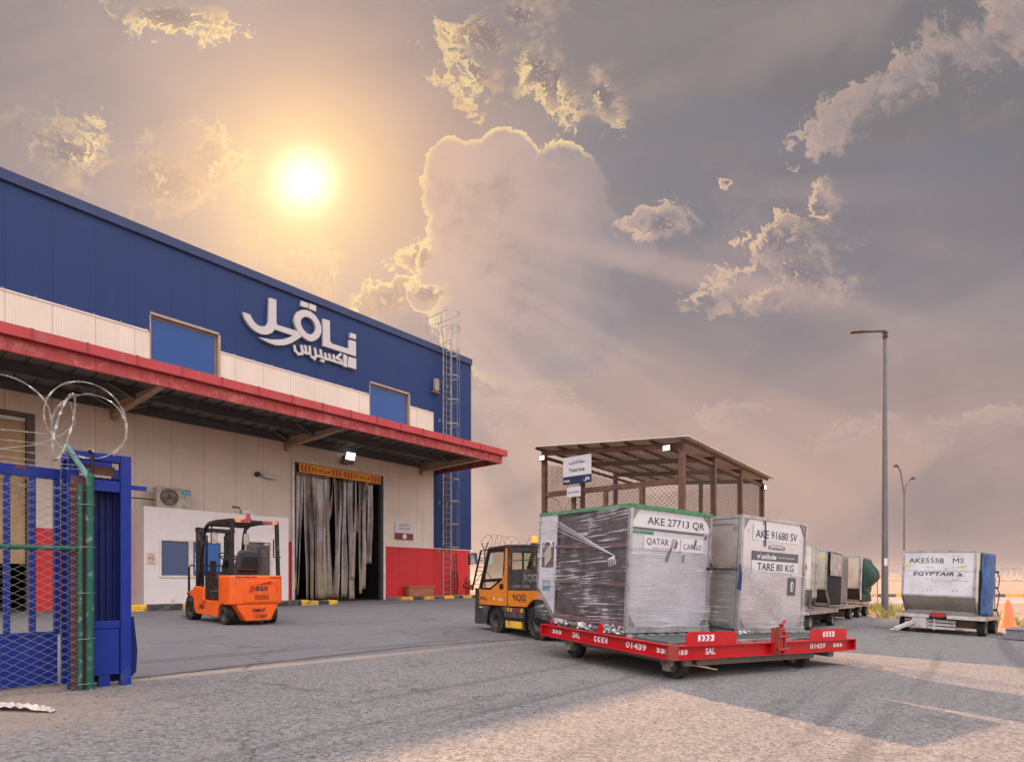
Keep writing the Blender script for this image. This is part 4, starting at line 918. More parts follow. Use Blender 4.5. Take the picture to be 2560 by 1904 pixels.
for x0, x1 in ((0, .04), (TW-.04, TW)):
    w = MB(); w.prism(door, 'x', x0, x1); dr = w.build('door', TO, tt, smooth=True, bevel=.006)
    w = MB(); xo = x0-.008 if x0 == 0 else x1-.0; w.box(xo, xo+.008, 1.16, 1.30, .90, 1.0); w.build('handle', TK, dr)
    w = MB(); 
    for P in ([(2.12, .88), (1.76, 1.69), (1.69, 1.66), (2.03, .90)], [(1.76, 1.69), (1.08, 1.72), (1.09, 1.65), (1.70, 1.63)], [(1.10, 1.66), (1.14, 1.66), (1.20, 1.12), (1.14, 1.10)], [(2.0, 1.09), (1.97, 1.03), (1.20, 1.05), (1.16, 1.12)], [(2.06, .90), (1.65, .895), (1.22, 1.08), (1.26, 1.10), (1.67, .92), (2.05, .925)]): w.prism(P, 'x', x0+.004, x1-.004)
    w.build('window_frame', TK, dr)
    w = MB(); w.prism([(1.97, 1.09), (1.71, 1.63), (1.13, 1.65), (1.19, 1.11)], 'x', x0+.018, x0+.022); w.build('pane', CG, dr); w = MB(); w.prism([(2.02, .93), (1.67, .925), (1.28, 1.05), (1.97, 1.04)], 'x', x0+.018, x0+.022); w.build('pane', CG, dr)
    w = MB(); w.prism(rearp, 'x', x0, x1); w.build('rear_panel', TO, tt, smooth=True, bevel=.006)
    w = MB()
    for (a, b_, c, e) in ((-.06, 1.0, .885, 1.28), (-.06, 1.0, 1.60, 1.73), (.90, 1.0, 1.28, 1.60), (-.06, .08, 1.28, 1.60), (.50, .52, 1.28, 1.60), (.08, .9, 1.44, 1.455)): w.box(x0+.003, x1-.003, a, b_, c, e)
    cs = w.build('cab_side', TD, tt); w = MB(); w.box(x0+.02, x0+.024, .08, .90, 1.28, 1.60); w.build('pane', CG, cs)
w = MB(); w.prism([(2.27, .57), (2.27, .86), (2.12, .90), (2.05, .90), (2.05, .57)], 'x', .0, TW); w.build('front_panel', TO, tt, bevel=.01)
w = MB(); w.box(-.005, TW+.005, 2.10, 2.29, .16, .56); w.box(.0, .04, 2.10, 2.282, .56, .90); w.build('bumper', TD, tt, bevel=.01)
w = MB()
for x in (.03, TW-.03): w.bar((x, 2.12, .88), (x, 1.74, 1.70), .055, .05, up=(1, 0, 0))
w.box(.03, TW-.03, 1.72, 1.78, 1.66, 1.71); w.bar((-.06, 2.30, .86), (-.06, 1.93, 1.68), .03, .03); w.bar((-.06, 1.93, 1.68), (.02, 1.76, 1.70), .02)
for k in range(9): w.bar((-.06, 2.28-.045*k, .90+.09*k), (.03, 2.20-.043*k, .90+.09*k), .012)
w.build('front_pillar', TK, tt)
w = MB(); w.prism([(1.82, 1.68), (1.70, 1.745), (1.0, 1.765), (-.08, 1.71), (-.08, 1.67), (1.0, 1.71), (1.7, 1.70)], 'x', -.01, TW+.01); w.build('roof', TD, tt, smooth=True, bevel=.01)
w = MB(); w.box(.04, TW-.04, -.10, -.06, .60, 1.28); w.build('rear_wall', TD, tt)
w = MB(); w.cyl((.22, .42, 1.73), (.22, .42, 1.77), .07, 18); bs = w.build('beacon', TK, tt, smooth=True); w = MB(); w.lathe([(.062, 0), (.066, .1), (.058, .125), (.001, .13)], (.22, .42, 1.77), 'z', 20); w.build('amber_dome', M('beacon_amber', (.9, .30, .02), .2, var=.1, emit=(1, .35, .04, .35), coat=.6), bs, smooth=True)
w = MB(); w.prism(rrect(2.10, 2.28, 1.40, 1.62, .03), 'x', -.17, -.13)
w.M = Matrix.Translation((-.18, 2.12, 1.40)); w.M = None
mi = w.build('mirror', TK, tt, smooth=True)
w = MB(); w.prism(rrect(-.245, -.09, 1.40, 1.64, .03), 'y', 2.03, 2.06); w.build('mirror_glass', M('mirror_blue', (.45, .48, .6), .06, metal=.9, var=.3, vs=6), mi, smooth=True); w = MB(); w.bar((-.12, 2.05, 1.5), (.02, 1.96, 1.48), .02); w.build('mirror_arm', TK, mi)
w = MB(); w.prism([(.75, .6), (1.15, .6), (1.12, .78), (.88, .80), (.80, 1.35), (.70, 1.35)], 'x', .3, .85); w.build('seat', SE, tt, smooth=True, bevel=.02)
w = MB(); w.M = Matrix.Translation((.55, 1.62, 1.10)) @ Matrix.Rotation(R(40), 4, 'X'); w.tube([(.16*math.cos(R(a)), .16*math.sin(R(a)), 0) for a in range(0, 360, 20)], .013, 6, closed=True); w.bar((0, -.16, 0), (0, .16, 0), .02, .01); w.M = None; w.bar((.55, 1.63, 1.1), (.55, 1.9, .7), .05); w.box(.1, 1.06, 1.75, 2.05, .6, .90); w.build('dashboard', TK, tt, smooth=True)
w = MB(); write(w, 'STILL', (-.004, 2.07, .67), (0, -1, 0), .30, .06, off=.03); write(w, 'NQ02', (-.004, .79, .655), (0, -1, 0), .40, .16, off=.01); w.box(-.004, -.001, .80, .83, .75, .79); w.build('lettering', INK, tt)
w = MB(); write(w, 'NQ02', (-.001, .46, 1.03), (0, -1, 0), .42, .15, off=.012); lo = w.build('lettering_outline', INKW, tt); w = MB(); write(w, 'NQ02', (-.004, .455, 1.037), (0, -1, 0), .41, .136, off=-.010); w.build('lettering', TD, lo)
w = MB(); write(w, 'TTMH 1', (-.004, 1.36, .66), (0, -1, 0), .18, .05, off=.02); w.box(-.004, -.001, 1.50, 1.53, .68, .73); w.build('lettering', INKW, tt)
w = MB(); 
for k in range(3): shape2d(w, [(0, 0), (.05, 0), (.08, .035), (.05, .07), (0, .07), (.03, .035)], (-.002, .83-.1*k, .47), (0, -1, 0))
w.build('marking', INKR, tt); w = MB()
for k in range(2): shape2d(w, [(0, 0), (.05, 0), (.02, .035), (.05, .07), (0, .07), (-.03, .035)], (-.002, 1.0-.1*k, .47), (0, -1, 0)); shape2d(w, [(0, 0), (.05, 0), (.02, .035), (.05, .07), (0, .07), (-.03, .035)], (-.002, .57-.05*k, .47), (0, -1, 0))
w.box(-.002, .0, 1.95, 2.2, .50, .53); w.build('marking', YEL, tt)
w = MB()
for k in range(2): w.box(-.003, .003, .55-.3*k, .80-.3*k, .93, .985)
w.build('vent', M('vent_grey', (.14, .13, .13), .4), tt)

# ================================================================ RED DOLLY
RD = M('dolly_red', (.44, .006, .012), .38, var=.08, vs=2, dirt=(.22, .05, .03), da=.12, ds=7, coat=.04); STW = M('stencil_white', (.70, .64, .62), .6, var=.08)
ALU_ = M('aluminium', (.50, .49, .48), .42, metal=.75, var=.15, dirt=(.25, .22, .20), da=.3); ROL = M('roller_steel', (.10, .115, .11), .45, metal=.5, var=.2)
DKS = M('under_steel', (.14, .13, .12), .6, dirt=(.2, .12, .07), da=.4); DUP = (.0444, -.0106, 1)
DLO = (1.73, 6.33, -.25); DLY = math.atan2(.53, .848)
dl = thing('cargo_dolly', DLO, DLY, 'red roller cargo dolly with white stencils carrying two wrapped containers', 'dolly', up=DUP)
BL, BW = 2.52, 3.70
def cbeam(w, ax, L, pos, sgn, z0=.27, z1=.43, fl=.06):   # channel with outward flanges
    if ax == 'y':
        w.box(pos+sgn*fl, pos+sgn*(fl+.012), .0, L, z0, z1); w.box(pos, pos+sgn*(fl-.001), .0, L, z1-.014, z1); w.box(pos, pos+sgn*(fl-.001), .0, L, z0, z0+.014)
    else:
        w.box(.0, L, pos+sgn*fl, pos+sgn*(fl+.012), z0, z1); w.box(.0, L, pos, pos+sgn*(fl-.001), z1-.014, z1); w.box(.0, L, pos, pos+sgn*(fl-.001), z0, z0+.014)
w = MB(); w.M = Matrix.Translation((0, .07, 0)); cbeam(w, 'y', BL-.07, 0, 1); w.M = None; w.box(.002, .058, BL-.02, BL+.005, .272, .428); w.build('side_beam', RD, dl)
w = MB(); w.M = Matrix.Translation((.07, 0, 0)); cbeam(w, 'x', BW-.07, 0, 1); w.M = None; w.box(BW-.012, BW+.006, .002, .10, .272, .428); w.box(1.76, 1.785, .002, .058, .284, .416); w.build('side_beam', RD, dl)
w = MB(); w.prism([(-.002, .069), (.069, -.002), (.15, .05), (.05, .15)], 'z', .268, .432); w.build('corner_plate', M('worn_red', (.36, .03, .02), .6, dirt=(.14, .06, .04), da=.7, ds=14), dl)
w = MB(); w.box(BW-.10, BW, .06, BL, .28, .42); w.box(.05, BW-.1, BL-.07, BL, .28, .42); w.build('rear_beam', RD, dl)
w = MB(); w.box(.10, BW-.1, .12, BL-.1, .24, .27); w.box(.3, .42, .1, BL-.1, .18, .24); w.box(BW-.5, BW-.38, .1, BL-.1, .18, .24); w.box(.55, BW-.9, .14, .20, .17, .238); w.build('deck_frame', DKS, dl)
w = MB()
for y in (.20, .88, 1.60, 2.30): w.box(.16, BW-.14, y, y+.03, .33, .445)
w.build('roller_rail', ALU_, dl)
rol = MB(); 
for k in range(19):
    x = .28+k*.185
    for (y0, y1) in ((.235, .875), (.915, 1.595), (1.635, 2.295)): rol.cyl((x, y0, .415), (x, y1, .415), .038, 10)
rol.each('roller', ROL, dl, smooth=True)
w = MB()
for k in range(13): w.cyl((.28+k*.277, .185, .405), (.28+k*.277, .20, .405), .018, 8)
w.each('axle_bolt', INK, dl)
for k, (x0, x1) in enumerate(((.24, 1.10), (2.62, 3.50))):
    w = MB(); r_ = .06; w.prism([(x0, .432), (x1, .432), (x1, .515)] + [(x1-r_+r_*math.cos(R(a)), .515+r_*math.sin(R(a))) for a in (0, 30, 60, 90)] + [(x0+r_+r_*math.cos(R(a)), .515+r_*math.sin(R(a))) for a in (90, 120, 150, 180)], 'y', .03, .045)
    sp = w.build('stop_plate', RD, dl); cx = (x0+x1)/2-.12 if k == 0 else x0+.42
    w = MB(); w.box(cx-.13, cx+.14, .026, .029, .47, .54); lb = w.build('label', INKW, sp); w = MB(); chevrons(w, 3, (cx-.11, .0235, .475), (1, 0, 0), .22, .06); w.build('arrow', INKR, lb)
w = MB(); w.box(1.79, 1.99, -.01, .05, .27, .60); w.box(1.80, 1.83, -.06, -.01, .30, .62); w.box(1.92, 1.95, -.06, -.01, .30, .56); w.cyl((1.88, -.04, .34), (1.88, -.02, .66), .022, 10); w.cyl((1.80, -.05, .34), (2.02, -.05, .34), .018, 8); w.cyl((1.80, -.05, .50), (2.0, -.05, .50), .018, 8); w.bar((1.86, -.05, .64), (1.95, -.02, .70), .03)
w.build('locking_lever', M('lever_red', (.36, .02, .02), .5, dirt=(.12, .06, .04), da=.5), dl, smooth=True)
w = MB(); w.prism([(1.17, .432), (1.27, .432), (1.27, .52), (1.24, .555), (1.20, .555), (1.17, .52)], 'x', .005, .02); w.prism([(2.26, .432), (2.30, .432), (2.30, .50), (2.26, .50)], 'x', .005, .02); w.each('stop_tab', RD, dl)
# stencils on the left beam (outer face of the web) and right beam
def dashes(w, org, right, ww, hh):
    for k in range(3):
        for j in range(2):
            x = ww*(k+.08)/3; y = hh*(.08+.5*j); shape2d(w, [(x, y), (x+ww*.26, y+(-.012 if j else .012)), (x+ww*.26, y+hh*.34+(-.012 if j else .012)), (x, y+hh*.34)], org, right)
L_ = (0, -1, 0); xw = .057; Rr = (1, 0, 0)
for (kd, org, dr_, ww, hh) in (('d', (xw, 2.30, .31), L_, .22, .075), ('SAL', (xw, 1.84, .31), L_, .16, .08), ('01439', (xw, .80, .31), L_, .34, .075), ('d', (xw, .30, .31), L_, .20, .075),
                         ('d', (.12, xw, .31), Rr, .18, .075), ('SAL', (.59, xw, .31), Rr, .17, .075), ('01439', (2.67, xw, .31), Rr, .36, .075), ('d', (3.22, xw, .31), Rr, .24, .07)):
    w = MB()
    if kd == 'd': dashes(w, org, dr_, ww, hh)
    else: write(w, kd, org, dr_, ww, hh, off=.03)
    w.build('stencil', STW, dl)
w = MB(); w.box(.052, .057, 1.13, 1.38, .315, .385); lb = w.build('label', INKW, dl); w = MB(); chevrons(w, 3, (.049, 1.37, .32), L_, .23, .06, flip=True); w.build('arrow', INKR, lb)
TYG = M('tyre_rubber')
for (x, y, s, tw) in ((.36, .30, -1, 18), (.34, 2.10, -1, 0), (2.78, .32, 1, 8), (3.2, 2.1, 1, 0)):
    w = MB(); w.box(x-.14, x-.11, y-.09, y+.09, .16, .28); w.box(x+.11, x+.14, y-.09, y+.09, .16, .28); w.box(x-.14, x+.14, y-.12, y+.12, .235, .268); w.box(x-.145, x-.105, y-.05, y+.05, .10, .2); w.box(x+.16, x+.34, y-.06, y+.06, .14, .24)
    cf = w.build('caster_fork', M('caster_cream', (.30, .27, .23), .6, dirt=(.1, .08, .06), da=.5), dl, bevel=.008)
    tyre(dl, x, y, .165, .17, .13, -1, lug=False, rim=M('rim_pale', (.30, .29, .26), .5), rimr=.5)
w = MB(); w.bar((.35, .22, .2), (.85, .10, .12), .03, .012); w.bar((.4, .2, .19), (.78, .16, .14), .025, .012); w.build('dunnage_slat', M('raw_wood', (.45, .33, .2), .7), dl)
w = MB(); w.bar((1.8, BL, .3), (1.2, BL+.9, .3), .06); w.build('tow_bar', RD, dl)

# ================================================================ AIR CARGO CONTAINERS
# local frame: x = depth (0 = door side), y = from flat end (0) to overhang end (2.007), z up
CW, CL, CH = 1.534, 2.007, 1.626
def panel_mat(name, col, metal=.55, rough=.4, dirt=(.22, .18, .15)):
    m, t, b, ob = nodes_mat(name); x, y, z = t.sep(ob)
    n = t.noise(ob, 1.6, 7, .65); n2 = t.noise(ob, 9, 6, .7); mm = t.new('ShaderNodeMapping'); t.put(mm.inputs['Vector'], ob); mm.inputs['Scale'].default_value = (1, 1, 14); n3 = t.noise(mm.outputs[0], 3, 5, .6)
    c = t.mix(t.lin(n, .3, .7), tuple(q*.78 for q in col), tuple(min(1, q*1.12) for q in col)); c = t.mix(t.sstep(n2, .56, .72)*.55, c, dirt); c = t.mix(t.sstep(n3, .55, .7)*.25, c, tuple(q*.6 for q in col))
    t.put(b.inputs['Base Color'], c); b.inputs['Metallic'].default_value = metal; t.put(b.inputs['Roughness'], t.lin(n, .3, .7, rough-.08, rough+.15)); bumpn(t, b, n*1.2 + n3*.25, .35, .02)
    return m
PAN_A = panel_mat('panel_white_alu', (.47, .46, .48), .25, .45); PAN_B = panel_mat('panel_bare_alu', (.56, .54, .54), .65, .33); PAN_C = panel_mat('panel_old_white', (.60, .58, .60), .05, .5); PAN_D = panel_mat('panel_warm_alu', (.60, .54, .47), .5, .38)
EXT = M('frame_extrusion', (.40, .39, .38), .4, metal=.6, var=.15, dirt=(.15, .12, .1), da=.35)
def wrapfilm(name, amt, sc_=(1.2, 1.2, 26), ang=0., thr=.5):
    m = bpy.data.materials.new(name); m.use_nodes = True; t = NT(m.node_tree); t.n.clear(); out = t.new('ShaderNodeOutputMaterial'); tc = t.new('ShaderNodeTexCoord')
    mm = t.new('ShaderNodeMapping'); t.put(mm.inputs['Vector'], tc.outputs['Object']); mm.inputs['Rotation'].default_value = (0 if name != 'wrap_side' else 0, 0, 0)
    mm2 = t.new('ShaderNodeMapping'); mm2.inputs['Rotation'].default_value = (R(ang), R(ang), 0); t.put(mm2.inputs['Vector'], tc.outputs['Object'])
    x, y, z = t.sep(mm2.outputs[0]); vec = t.comb(x*sc_[0], y*sc_[1], z*sc_[2])
    n = t.noise(vec, 1.0, 6, .65, .3); n2 = t.noise(vec, 2.6, 5, .7); big = t.noise(tc.outputs['Object'], 2.2, 4, .6)
    f = t.sstep(n + (big-.5)*.5, thr, thr+.14)*amt; f2 = t.sstep(n2, .60, .72)*amt*.8; fac = (f + f2 + .06).clamp()
    tr = t.new('ShaderNodeBsdfTransparent'); tr.inputs[0].default_value = (.93, .93, .94, 1)
    gl = t.new('ShaderNodeBsdfPrincipled'); gl.inputs['Base Color'].default_value = (.70, .69, .70, 1); gl.inputs['Roughness'].default_value = .22; gl.inputs['Specular IOR Level'].default_value = .9; gl.inputs['Metallic'].default_value = .25
    bp = t.new('ShaderNodeBump'); bp.inputs['Strength'].default_value = .9; bp.inputs['Distance'].default_value = .012; t.put(bp.inputs['Height'], n + n2*.6); t.l.new(bp.outputs[0], gl.inputs['Normal'])
    mx = t.new('ShaderNodeMixShader'); t.put(mx.inputs[0], fac); t.l.new(tr.outputs[0], mx.inputs[1]); t.l.new(gl.outputs[0], mx.inputs[2]); t.l.new(mx.outputs[0], out.inputs[0]); MATS[name] = m; return m
WR1 = wrapfilm('wrap_heavy', .68, (1.5, 1.5, 46), 4, .53); WR2 = wrapfilm('wrap_light', .45, (1.1, 1.1, 60), 3, .52); WR3 = wrapfilm('wrap_diagonal', .75, (.8, .8, 30), 32, .50)
prof_c = [(0, 0), (0, CH), (CL, CH), (CL, .50), (1.562, .08), (1.562, 0)]
def container(loc, yaw, up, label, end_mat, over_mat, door_mat, frame_mat=None, group=None, slope=.50, strip_w=0.0, over_low=None, door=True):
    c = thing('cargo_container', loc, yaw, label, 'cargo container', group, up=up); fm = frame_mat or EXT
    i = .018
    w = MB(); w.box(.03, CW-.03, i, i+.012, .05, CH-.04); w.build('end_panel', end_mat, c)
    w = MB(); w.box(.03, CW-.03, CL-i-.012, CL-i, slope+.01, CH-.04); w.build('end_panel', over_mat, c)
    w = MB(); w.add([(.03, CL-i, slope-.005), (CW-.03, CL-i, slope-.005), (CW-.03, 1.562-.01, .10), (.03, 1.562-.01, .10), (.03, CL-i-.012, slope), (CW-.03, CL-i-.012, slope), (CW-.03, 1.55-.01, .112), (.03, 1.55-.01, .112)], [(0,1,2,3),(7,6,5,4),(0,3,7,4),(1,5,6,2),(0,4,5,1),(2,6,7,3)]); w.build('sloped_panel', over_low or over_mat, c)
    w = MB(); w.box(.02, CW-.02, .02, CL-.02, CH-.025, CH-.012); w.build('roof_panel', end_mat, c)
    w = MB(); w.prism([(.02, .05), (.02, CH-.03), (CL-.02, CH-.03), (CL-.02, slope), (1.55, .10), (1.55, .05)], 'x', CW-.03, CW-.018); w.build('side_panel', over_mat, c)
    w = MB(); w.box(-.02, CW+.02, -.02, 1.58, 0, .03); w.box(0, CW, -.008, .012, .03, .075); w.box(0, CW, 1.552, 1.570, .03, .10); w.build('base', fm, c)
    e = .045; w = MB()
    for x0 in (0, CW-e):
        w.box(x0, x0+e, 0, e, .031, CH-e); w.box(x0, x0+e, CL-e, CL, slope, CH-e); w.box(x0, x0+e, e, CL-e, CH-e, CH)
        w.prism([(CL-e, slope-.001), (CL, slope-.001), (1.566, .035), (1.52, .035), (1.51, .09)], 'x', x0, x0+e)
    w.box(0, CW, 0, e, CH-e+.001, CH+.001); w.box(0, CW, CL-e, CL, CH-e+.001, CH+.001); w.box(e, CW-e, CL-.03, CL+.002, slope-.012, slope+.03)
    w.build('frame', fm, c)
    w = MB()
    for x0, sx in ((.0, 1), (CW, -1)):
        for z0, sz in ((.076, 1), (CH-e, -1)): w.prism([(x0+sx*.046, z0), (x0+sx*.17, z0), (x0+sx*.046, z0+sz*.17)], 'y', .008, .0175)
    for k in range(12): w.cyl((.10+k*.12, -.012, .055), (.10+k*.12, -.006, .055), .008, 6)
    w.build('gusset', M('gusset_grey', (.22, .21, .21), .45, metal=.5), c)
    if door is True:
        w = MB(); w.box(.012, .028, .05, 1.52, .06, CH-.05); w.prism([(1.521, .06), (1.521, CH-.05), (CL-.05, CH-.05), (CL-.05, slope), (1.54, .10)], 'x', .010, .026); w.build('door_panel', door_mat, c)
    return c
# -- container one
def on_dolly(b, a, z): return frame(DLO, DLY, DUP) @ Vector((b, a, z))
LOAD = M('load_plum', (.055, .040, .045), .45, var=.4, vs=3, dirt=(.10, .07, .08), da=.4); PLUM = M('batten_plum', (.13, .065, .07), .6, var=.2)
c1 = container(on_dolly(.25, 1.02, .455), DLY, DUP, 'white container lettered AKE 27713 QR with dark wrapped door on the red dolly', PAN_A, PAN_A, LOAD, door=None)
w = MB()
def bulge(u, v):
    y = .05+1.47*u; z = .06+1.50*v; k = abs(math.sin(v*math.pi*3)); return (.045-.035*k*math.sin(u*math.pi)**.3 - .012*noise.noise(Vector((y*6, z*6, 0))), y, z)
w.grid(bulge, 30, 40); w.build('cargo_curtain', LOAD, c1, smooth=True, fix=False)
w = MB()
for z, h in ((.06, .07), (.58, .05), (1.08, .05)): w.box(-.012, .012, .04, 1.55, z, z+h); 
w.box(-.008, .01, .7, 1.3, .63, .66); w.build('batten', PLUM, c1, bevel=.01)
w = MB(); w.prism([(1.55, .08), (1.55, CH-.05), (CL-.045, CH-.05), (CL-.045, .50)], 'x', .004, .02); sp = w.build('side_strip', PAN_C, c1)
w = MB(); w.box(-.001, .003, 1.60, 1.90, .80, 1.17); pk = w.build('document_window', M('pocket_plum', (.10, .06, .065), .4), sp); w = MB(); w.M = Matrix.Translation((-.006, 1.74, .98)) @ Matrix.Rotation(R(20), 4, 'X'); w.prism([(0, .19), (.10, 0), (0, -.19), (-.10, 0)], 'x', -.002, .002); w.M = None; w.build('hazard_tag', M('tag_beige', (.42, .37, .30), .6), pk)
w = MB(); w.tube([(-.004, 1.75+.11*math.cos(R(a)), 1.10+.09*math.sin(R(a))) for a in range(0, 181, 15)], .014, 6); w.build('door_ring', M('ring_white', (.6, .55, .58), .4), pk)
w = MB(); w.box(.0, .003, 1.66, 1.86, .45, .60); w.build('sticker', M('sticker_blue', (.10, .24, .34), .5, var=.6, vs=20), sp)
w = MB(); w.box(.05, CW-.02, .010, .017, 1.345, 1.515); w.box(.26, CW-.16, .010, .017, 1.07, 1.25); lp = w.build('label_plate', WHT, c1)
w = MB(); write(w, 'AKE 27713 QR', (.30, .007, 1.375), (1, 0, 0), 1.08, .115, off=.005); write(w, '®', (1.44, .007, 1.2), (1, 0, 0), .01, .01); w.build('lettering', M('ink_grey', (.045, .042, .045), .5), lp)
MAR = M('maroon_grey', (.11, .06, .09), .5)
w = MB(); write(w, 'QATAR', (.30, .007, 1.12), (1, 0, 0), .40, .10); write(w, 'AIRWAYS', (.40, .007, 1.085), (1, 0, 0), .3, .022); write(w, 'CARGO', (.98, .007, 1.11), (1, 0, 0), .36, .075); w.box(.92, .925, .006, .009, 1.08, 1.23)
for k in range(9): shape2d(w, [(0, 0), (.13-.006*k, .008), (.13-.006*k, .012), (0, .006)], (.73+.004*k, .007, 1.11+.014*k), (1, 0, 0))
shape2d(w, [(0, 0), (.05, .03), (.07, .10), (.045, .13), (.03, .07)], (.80, .005, 1.09), (1, 0, 0)); w.build('lettering', MAR, lp)
w = MB(); w.box(.0, CW, -.003, .0, CH-.045, CH+.004); w.box(-.004, 0, 0, CL, CH-.045, CH+.004); w.box(.05, .42, .006, .010, 1.27, 1.30); w.build('green_tape', M('tape_green', (.045, .20, .085), .5, var=.35, vs=10), c1)
w = MB(); w.box(.04, 1.38, .012, .0165, 1.315, 1.34); w.M = Matrix.Translation((.70, .005, 1.0)) @ Matrix.Rotation(R(25), 4, 'Y'); w.box(-.02, .02, -.002, .0, -.08, .12); w.M = Matrix.Translation((1.2, .005, 1.17)) @ Matrix.Rotation(R(20), 4, 'Y'); w.box(-.02, .015, -.002, .0, -.04, .08); w.M = None; w.box(.98, 1.01, .003, .006, .94, 1.03); w.box(1.40, 1.44, .003, .006, 1.27, 1.32); w.build('scuff', M('scuff_dark', (.12, .11, .12), .6), lp)
w = MB(); w.tube([(CW-.10, -.02, .87), (CW-.04, -.03, .86), (CW, -.02, .90), (CW-.01, 0, .95)], .016, 8); w.build('strap_hook', INK, c1, smooth=True)
def film(w, f, nu, nv): w.grid(f, nu, nv)
rn = lambda a, b, c: noise.noise(Vector((a, b, c)))
w = MB()
w.grid(lambda u, v: (-.035 - .010*rn(u*5, v*30, 1) - .03*math.sin(math.pi*v)*math.sin(math.pi*min(1, u*1.3)), .0 + 1.98*u, .02+1.60*v), 40, 60)
w.build('stretch_wrap', WR1, c1, smooth=True, fix=False)
w = MB(); w.grid(lambda u, v: (.0+1.55*u, -.020 - .010*rn(u*4, v*26, 3), .02 + 1.08*v), 30, 44); w.build('stretch_wrap', WR2, c1, smooth=True, fix=False)
w = MB()
for (za, zb, yb) in ((1.50, .98, .22), (1.47, .97, .20), (1.53, .99, .25), (1.44, .965, .18), (1.38, .96, .16)): w.bar((-.05, 1.60, za), (-.075, yb, zb), .012, .004)
for k in range(5): w.tube([(-.075, .20, .96), (-.08-.01*k, .17+.02*k, .92), (-.07, .16+.03*k, .86-.01*k)], .006, 5)
w.build('wrap_rope', M('rope_film', (.55, .53, .56), .3, var=.2), c1)
def crumple(w, x0, y0, z0, dx, dy, dz, n, seed):
    w.grid(lambda u, v: (x0+dx*u + .04*rn(u*7, v*5, seed), y0+dy*u + .05*rn(u*6, v*6, seed+4), z0 + dz*v + .03*rn(u*9, v*5, seed+8)), n, 6)
w = MB(); crumple(w, -.03, .0, -.02, .02, .42, .10, 22, 2.); crumple(w, -.04, .62, -.03, .01, .42, .09, 22, 7.); crumple(w, -.04, 1.15, -.01, .0, .35, .07, 18, 5.); w.build('loose_wrap', wrapfilm('wrap_dense', 1.0, (6, 6, 12), 20, .40), c1, smooth=True, fix=False)
# -- container two
c2 = container(on_dolly(1.99, .69, .455), DLY, DUP, 'silver container lettered AKE 91680 SV TARE 80 KG on the right of the red dolly', PAN_B, PAN_B, PAN_B)
w = MB()
for (a, b_, c, e) in ((.06, 1.5, CH-.12, CH-.055), (.06, .14, .08, CH-.12), (.06, 1.5, .89, .93), (1.42, 1.5, .08, CH-.12), (.14, 1.42, .83, .86), (.14, 1.42, .08, .13)): w.box(-.006, .011, a, b_, c, e)
w.build('door_frame', EXT, c2); w = MB(); w.box(-.012, .004, .05, 1.52, .865, .885); w.build('door_gap', INK, c2)
w = MB(); w.box(.26, 1.34, .010, .017, 1.30, 1.52); w.box(.26, 1.34, .010, .017, .86, 1.02); lp = w.build('label_plate', WHT, c2)
w = MB(); w.box(.26, 1.34, .009, .016, 1.021, 1.15); bp_ = w.build('grey_band', M('band_grey', (.095, .09, .095), .5), c2); w = MB(); write(w, 'unilode', (.46, .006, 1.045), (1, 0, 0), .34, .075, off=.012); shape2d(w, [(0, .06), (.03, .0), (.09, .09), (.035, .035)], (.36, .006, 1.045), (1, 0, 0)); write(w, 'SMARTER ULD MANAGEMENT', (.86, .006, 1.07), (1, 0, 0), .38, .018); w.build('lettering', INKW, bp_)
w = MB(); write(w, 'AKE 91680 SV', (.31, .007, 1.335), (1, 0, 0), .98, .115, off=.005); write(w, 'TARE 80 KG', (.38, .007, .885), (1, 0, 0), .86, .105, off=.008); w.build('lettering', M('ink_grey'), lp)
w = MB(); write(w, 'SAUDIA', (.70, .012, 1.185), (1, 0, 0), .22, .035, off=.02); write(w, arabic('السعودية'), (.70, .012, 1.235), (1, 0, 0), .22, .035); write(w, 'CARGO', (.50, .012, 1.20), (1, 0, 0), .001, .001)
for x in (.65, .98): w.tube([(x+.025*math.cos(R(a)), .014, 1.215+.025*math.sin(R(a))) for a in range(0, 360, 30)], .004, 4, closed=True)
w.build('lettering', M('ink_grey'), c2)
w = MB(); w.box(1.12, 1.31, .010, .017, .54, .80); nb = w.build('sensor_plate', M('plate_grey', (.06, .055, .06), .5), c2); w = MB(); w.prism([(1.215+.035*math.cos(R(a)), .67+.075*math.sin(R(a))) for a in range(0, 360, 20)], 'y', .006, .0095); ov = w.build('emblem', INKW, nb)
w = MB(); P_ = [(1.20, .645), (1.232, .69), (1.215, .72), (1.215, .62), (1.232, .65), (1.20, .695)]
for a, b_ in zip(P_, P_[1:]): w.bar((a[0], .004, a[1]), (b_[0], .004, b_[1]), .006, .003)
w.build('symbol', INK, ov); w = MB(); w.box(1.2, 1.31, .010, .016, .82, .87); w.build('barcode', WHT, c2)
w = MB(); w.M = Matrix.Translation((.53, .004, 1.3)) @ Matrix.Rotation(R(-4), 4, 'Y'); w.box(-.015, .015, -.002, 0, -.08, .28); w.M = None; w.build('blue_scrawl', M('marker_blue', (.03, .03, .12), .6), lp)
w = MB(); w.tube([(-.02, -.01, .95), (-.03, -.02, .80), (-.06, -.02, .62), (-.02, -.03, .60), (-.0, -.02, .80), (-.01, 0, .92)], .014, 6); w.build('blue_strap', M('strap_blue', (.012, .04, .13), .6), c2, smooth=True)
w = MB(); w.grid(lambda u, v: (1.55*u, -.018 - .012*rn(u*4, v*26, 5), .03+(.90 - .1*u)*v), 30, 40); w.build('stretch_wrap', WR2, c2, smooth=True, fix=False)
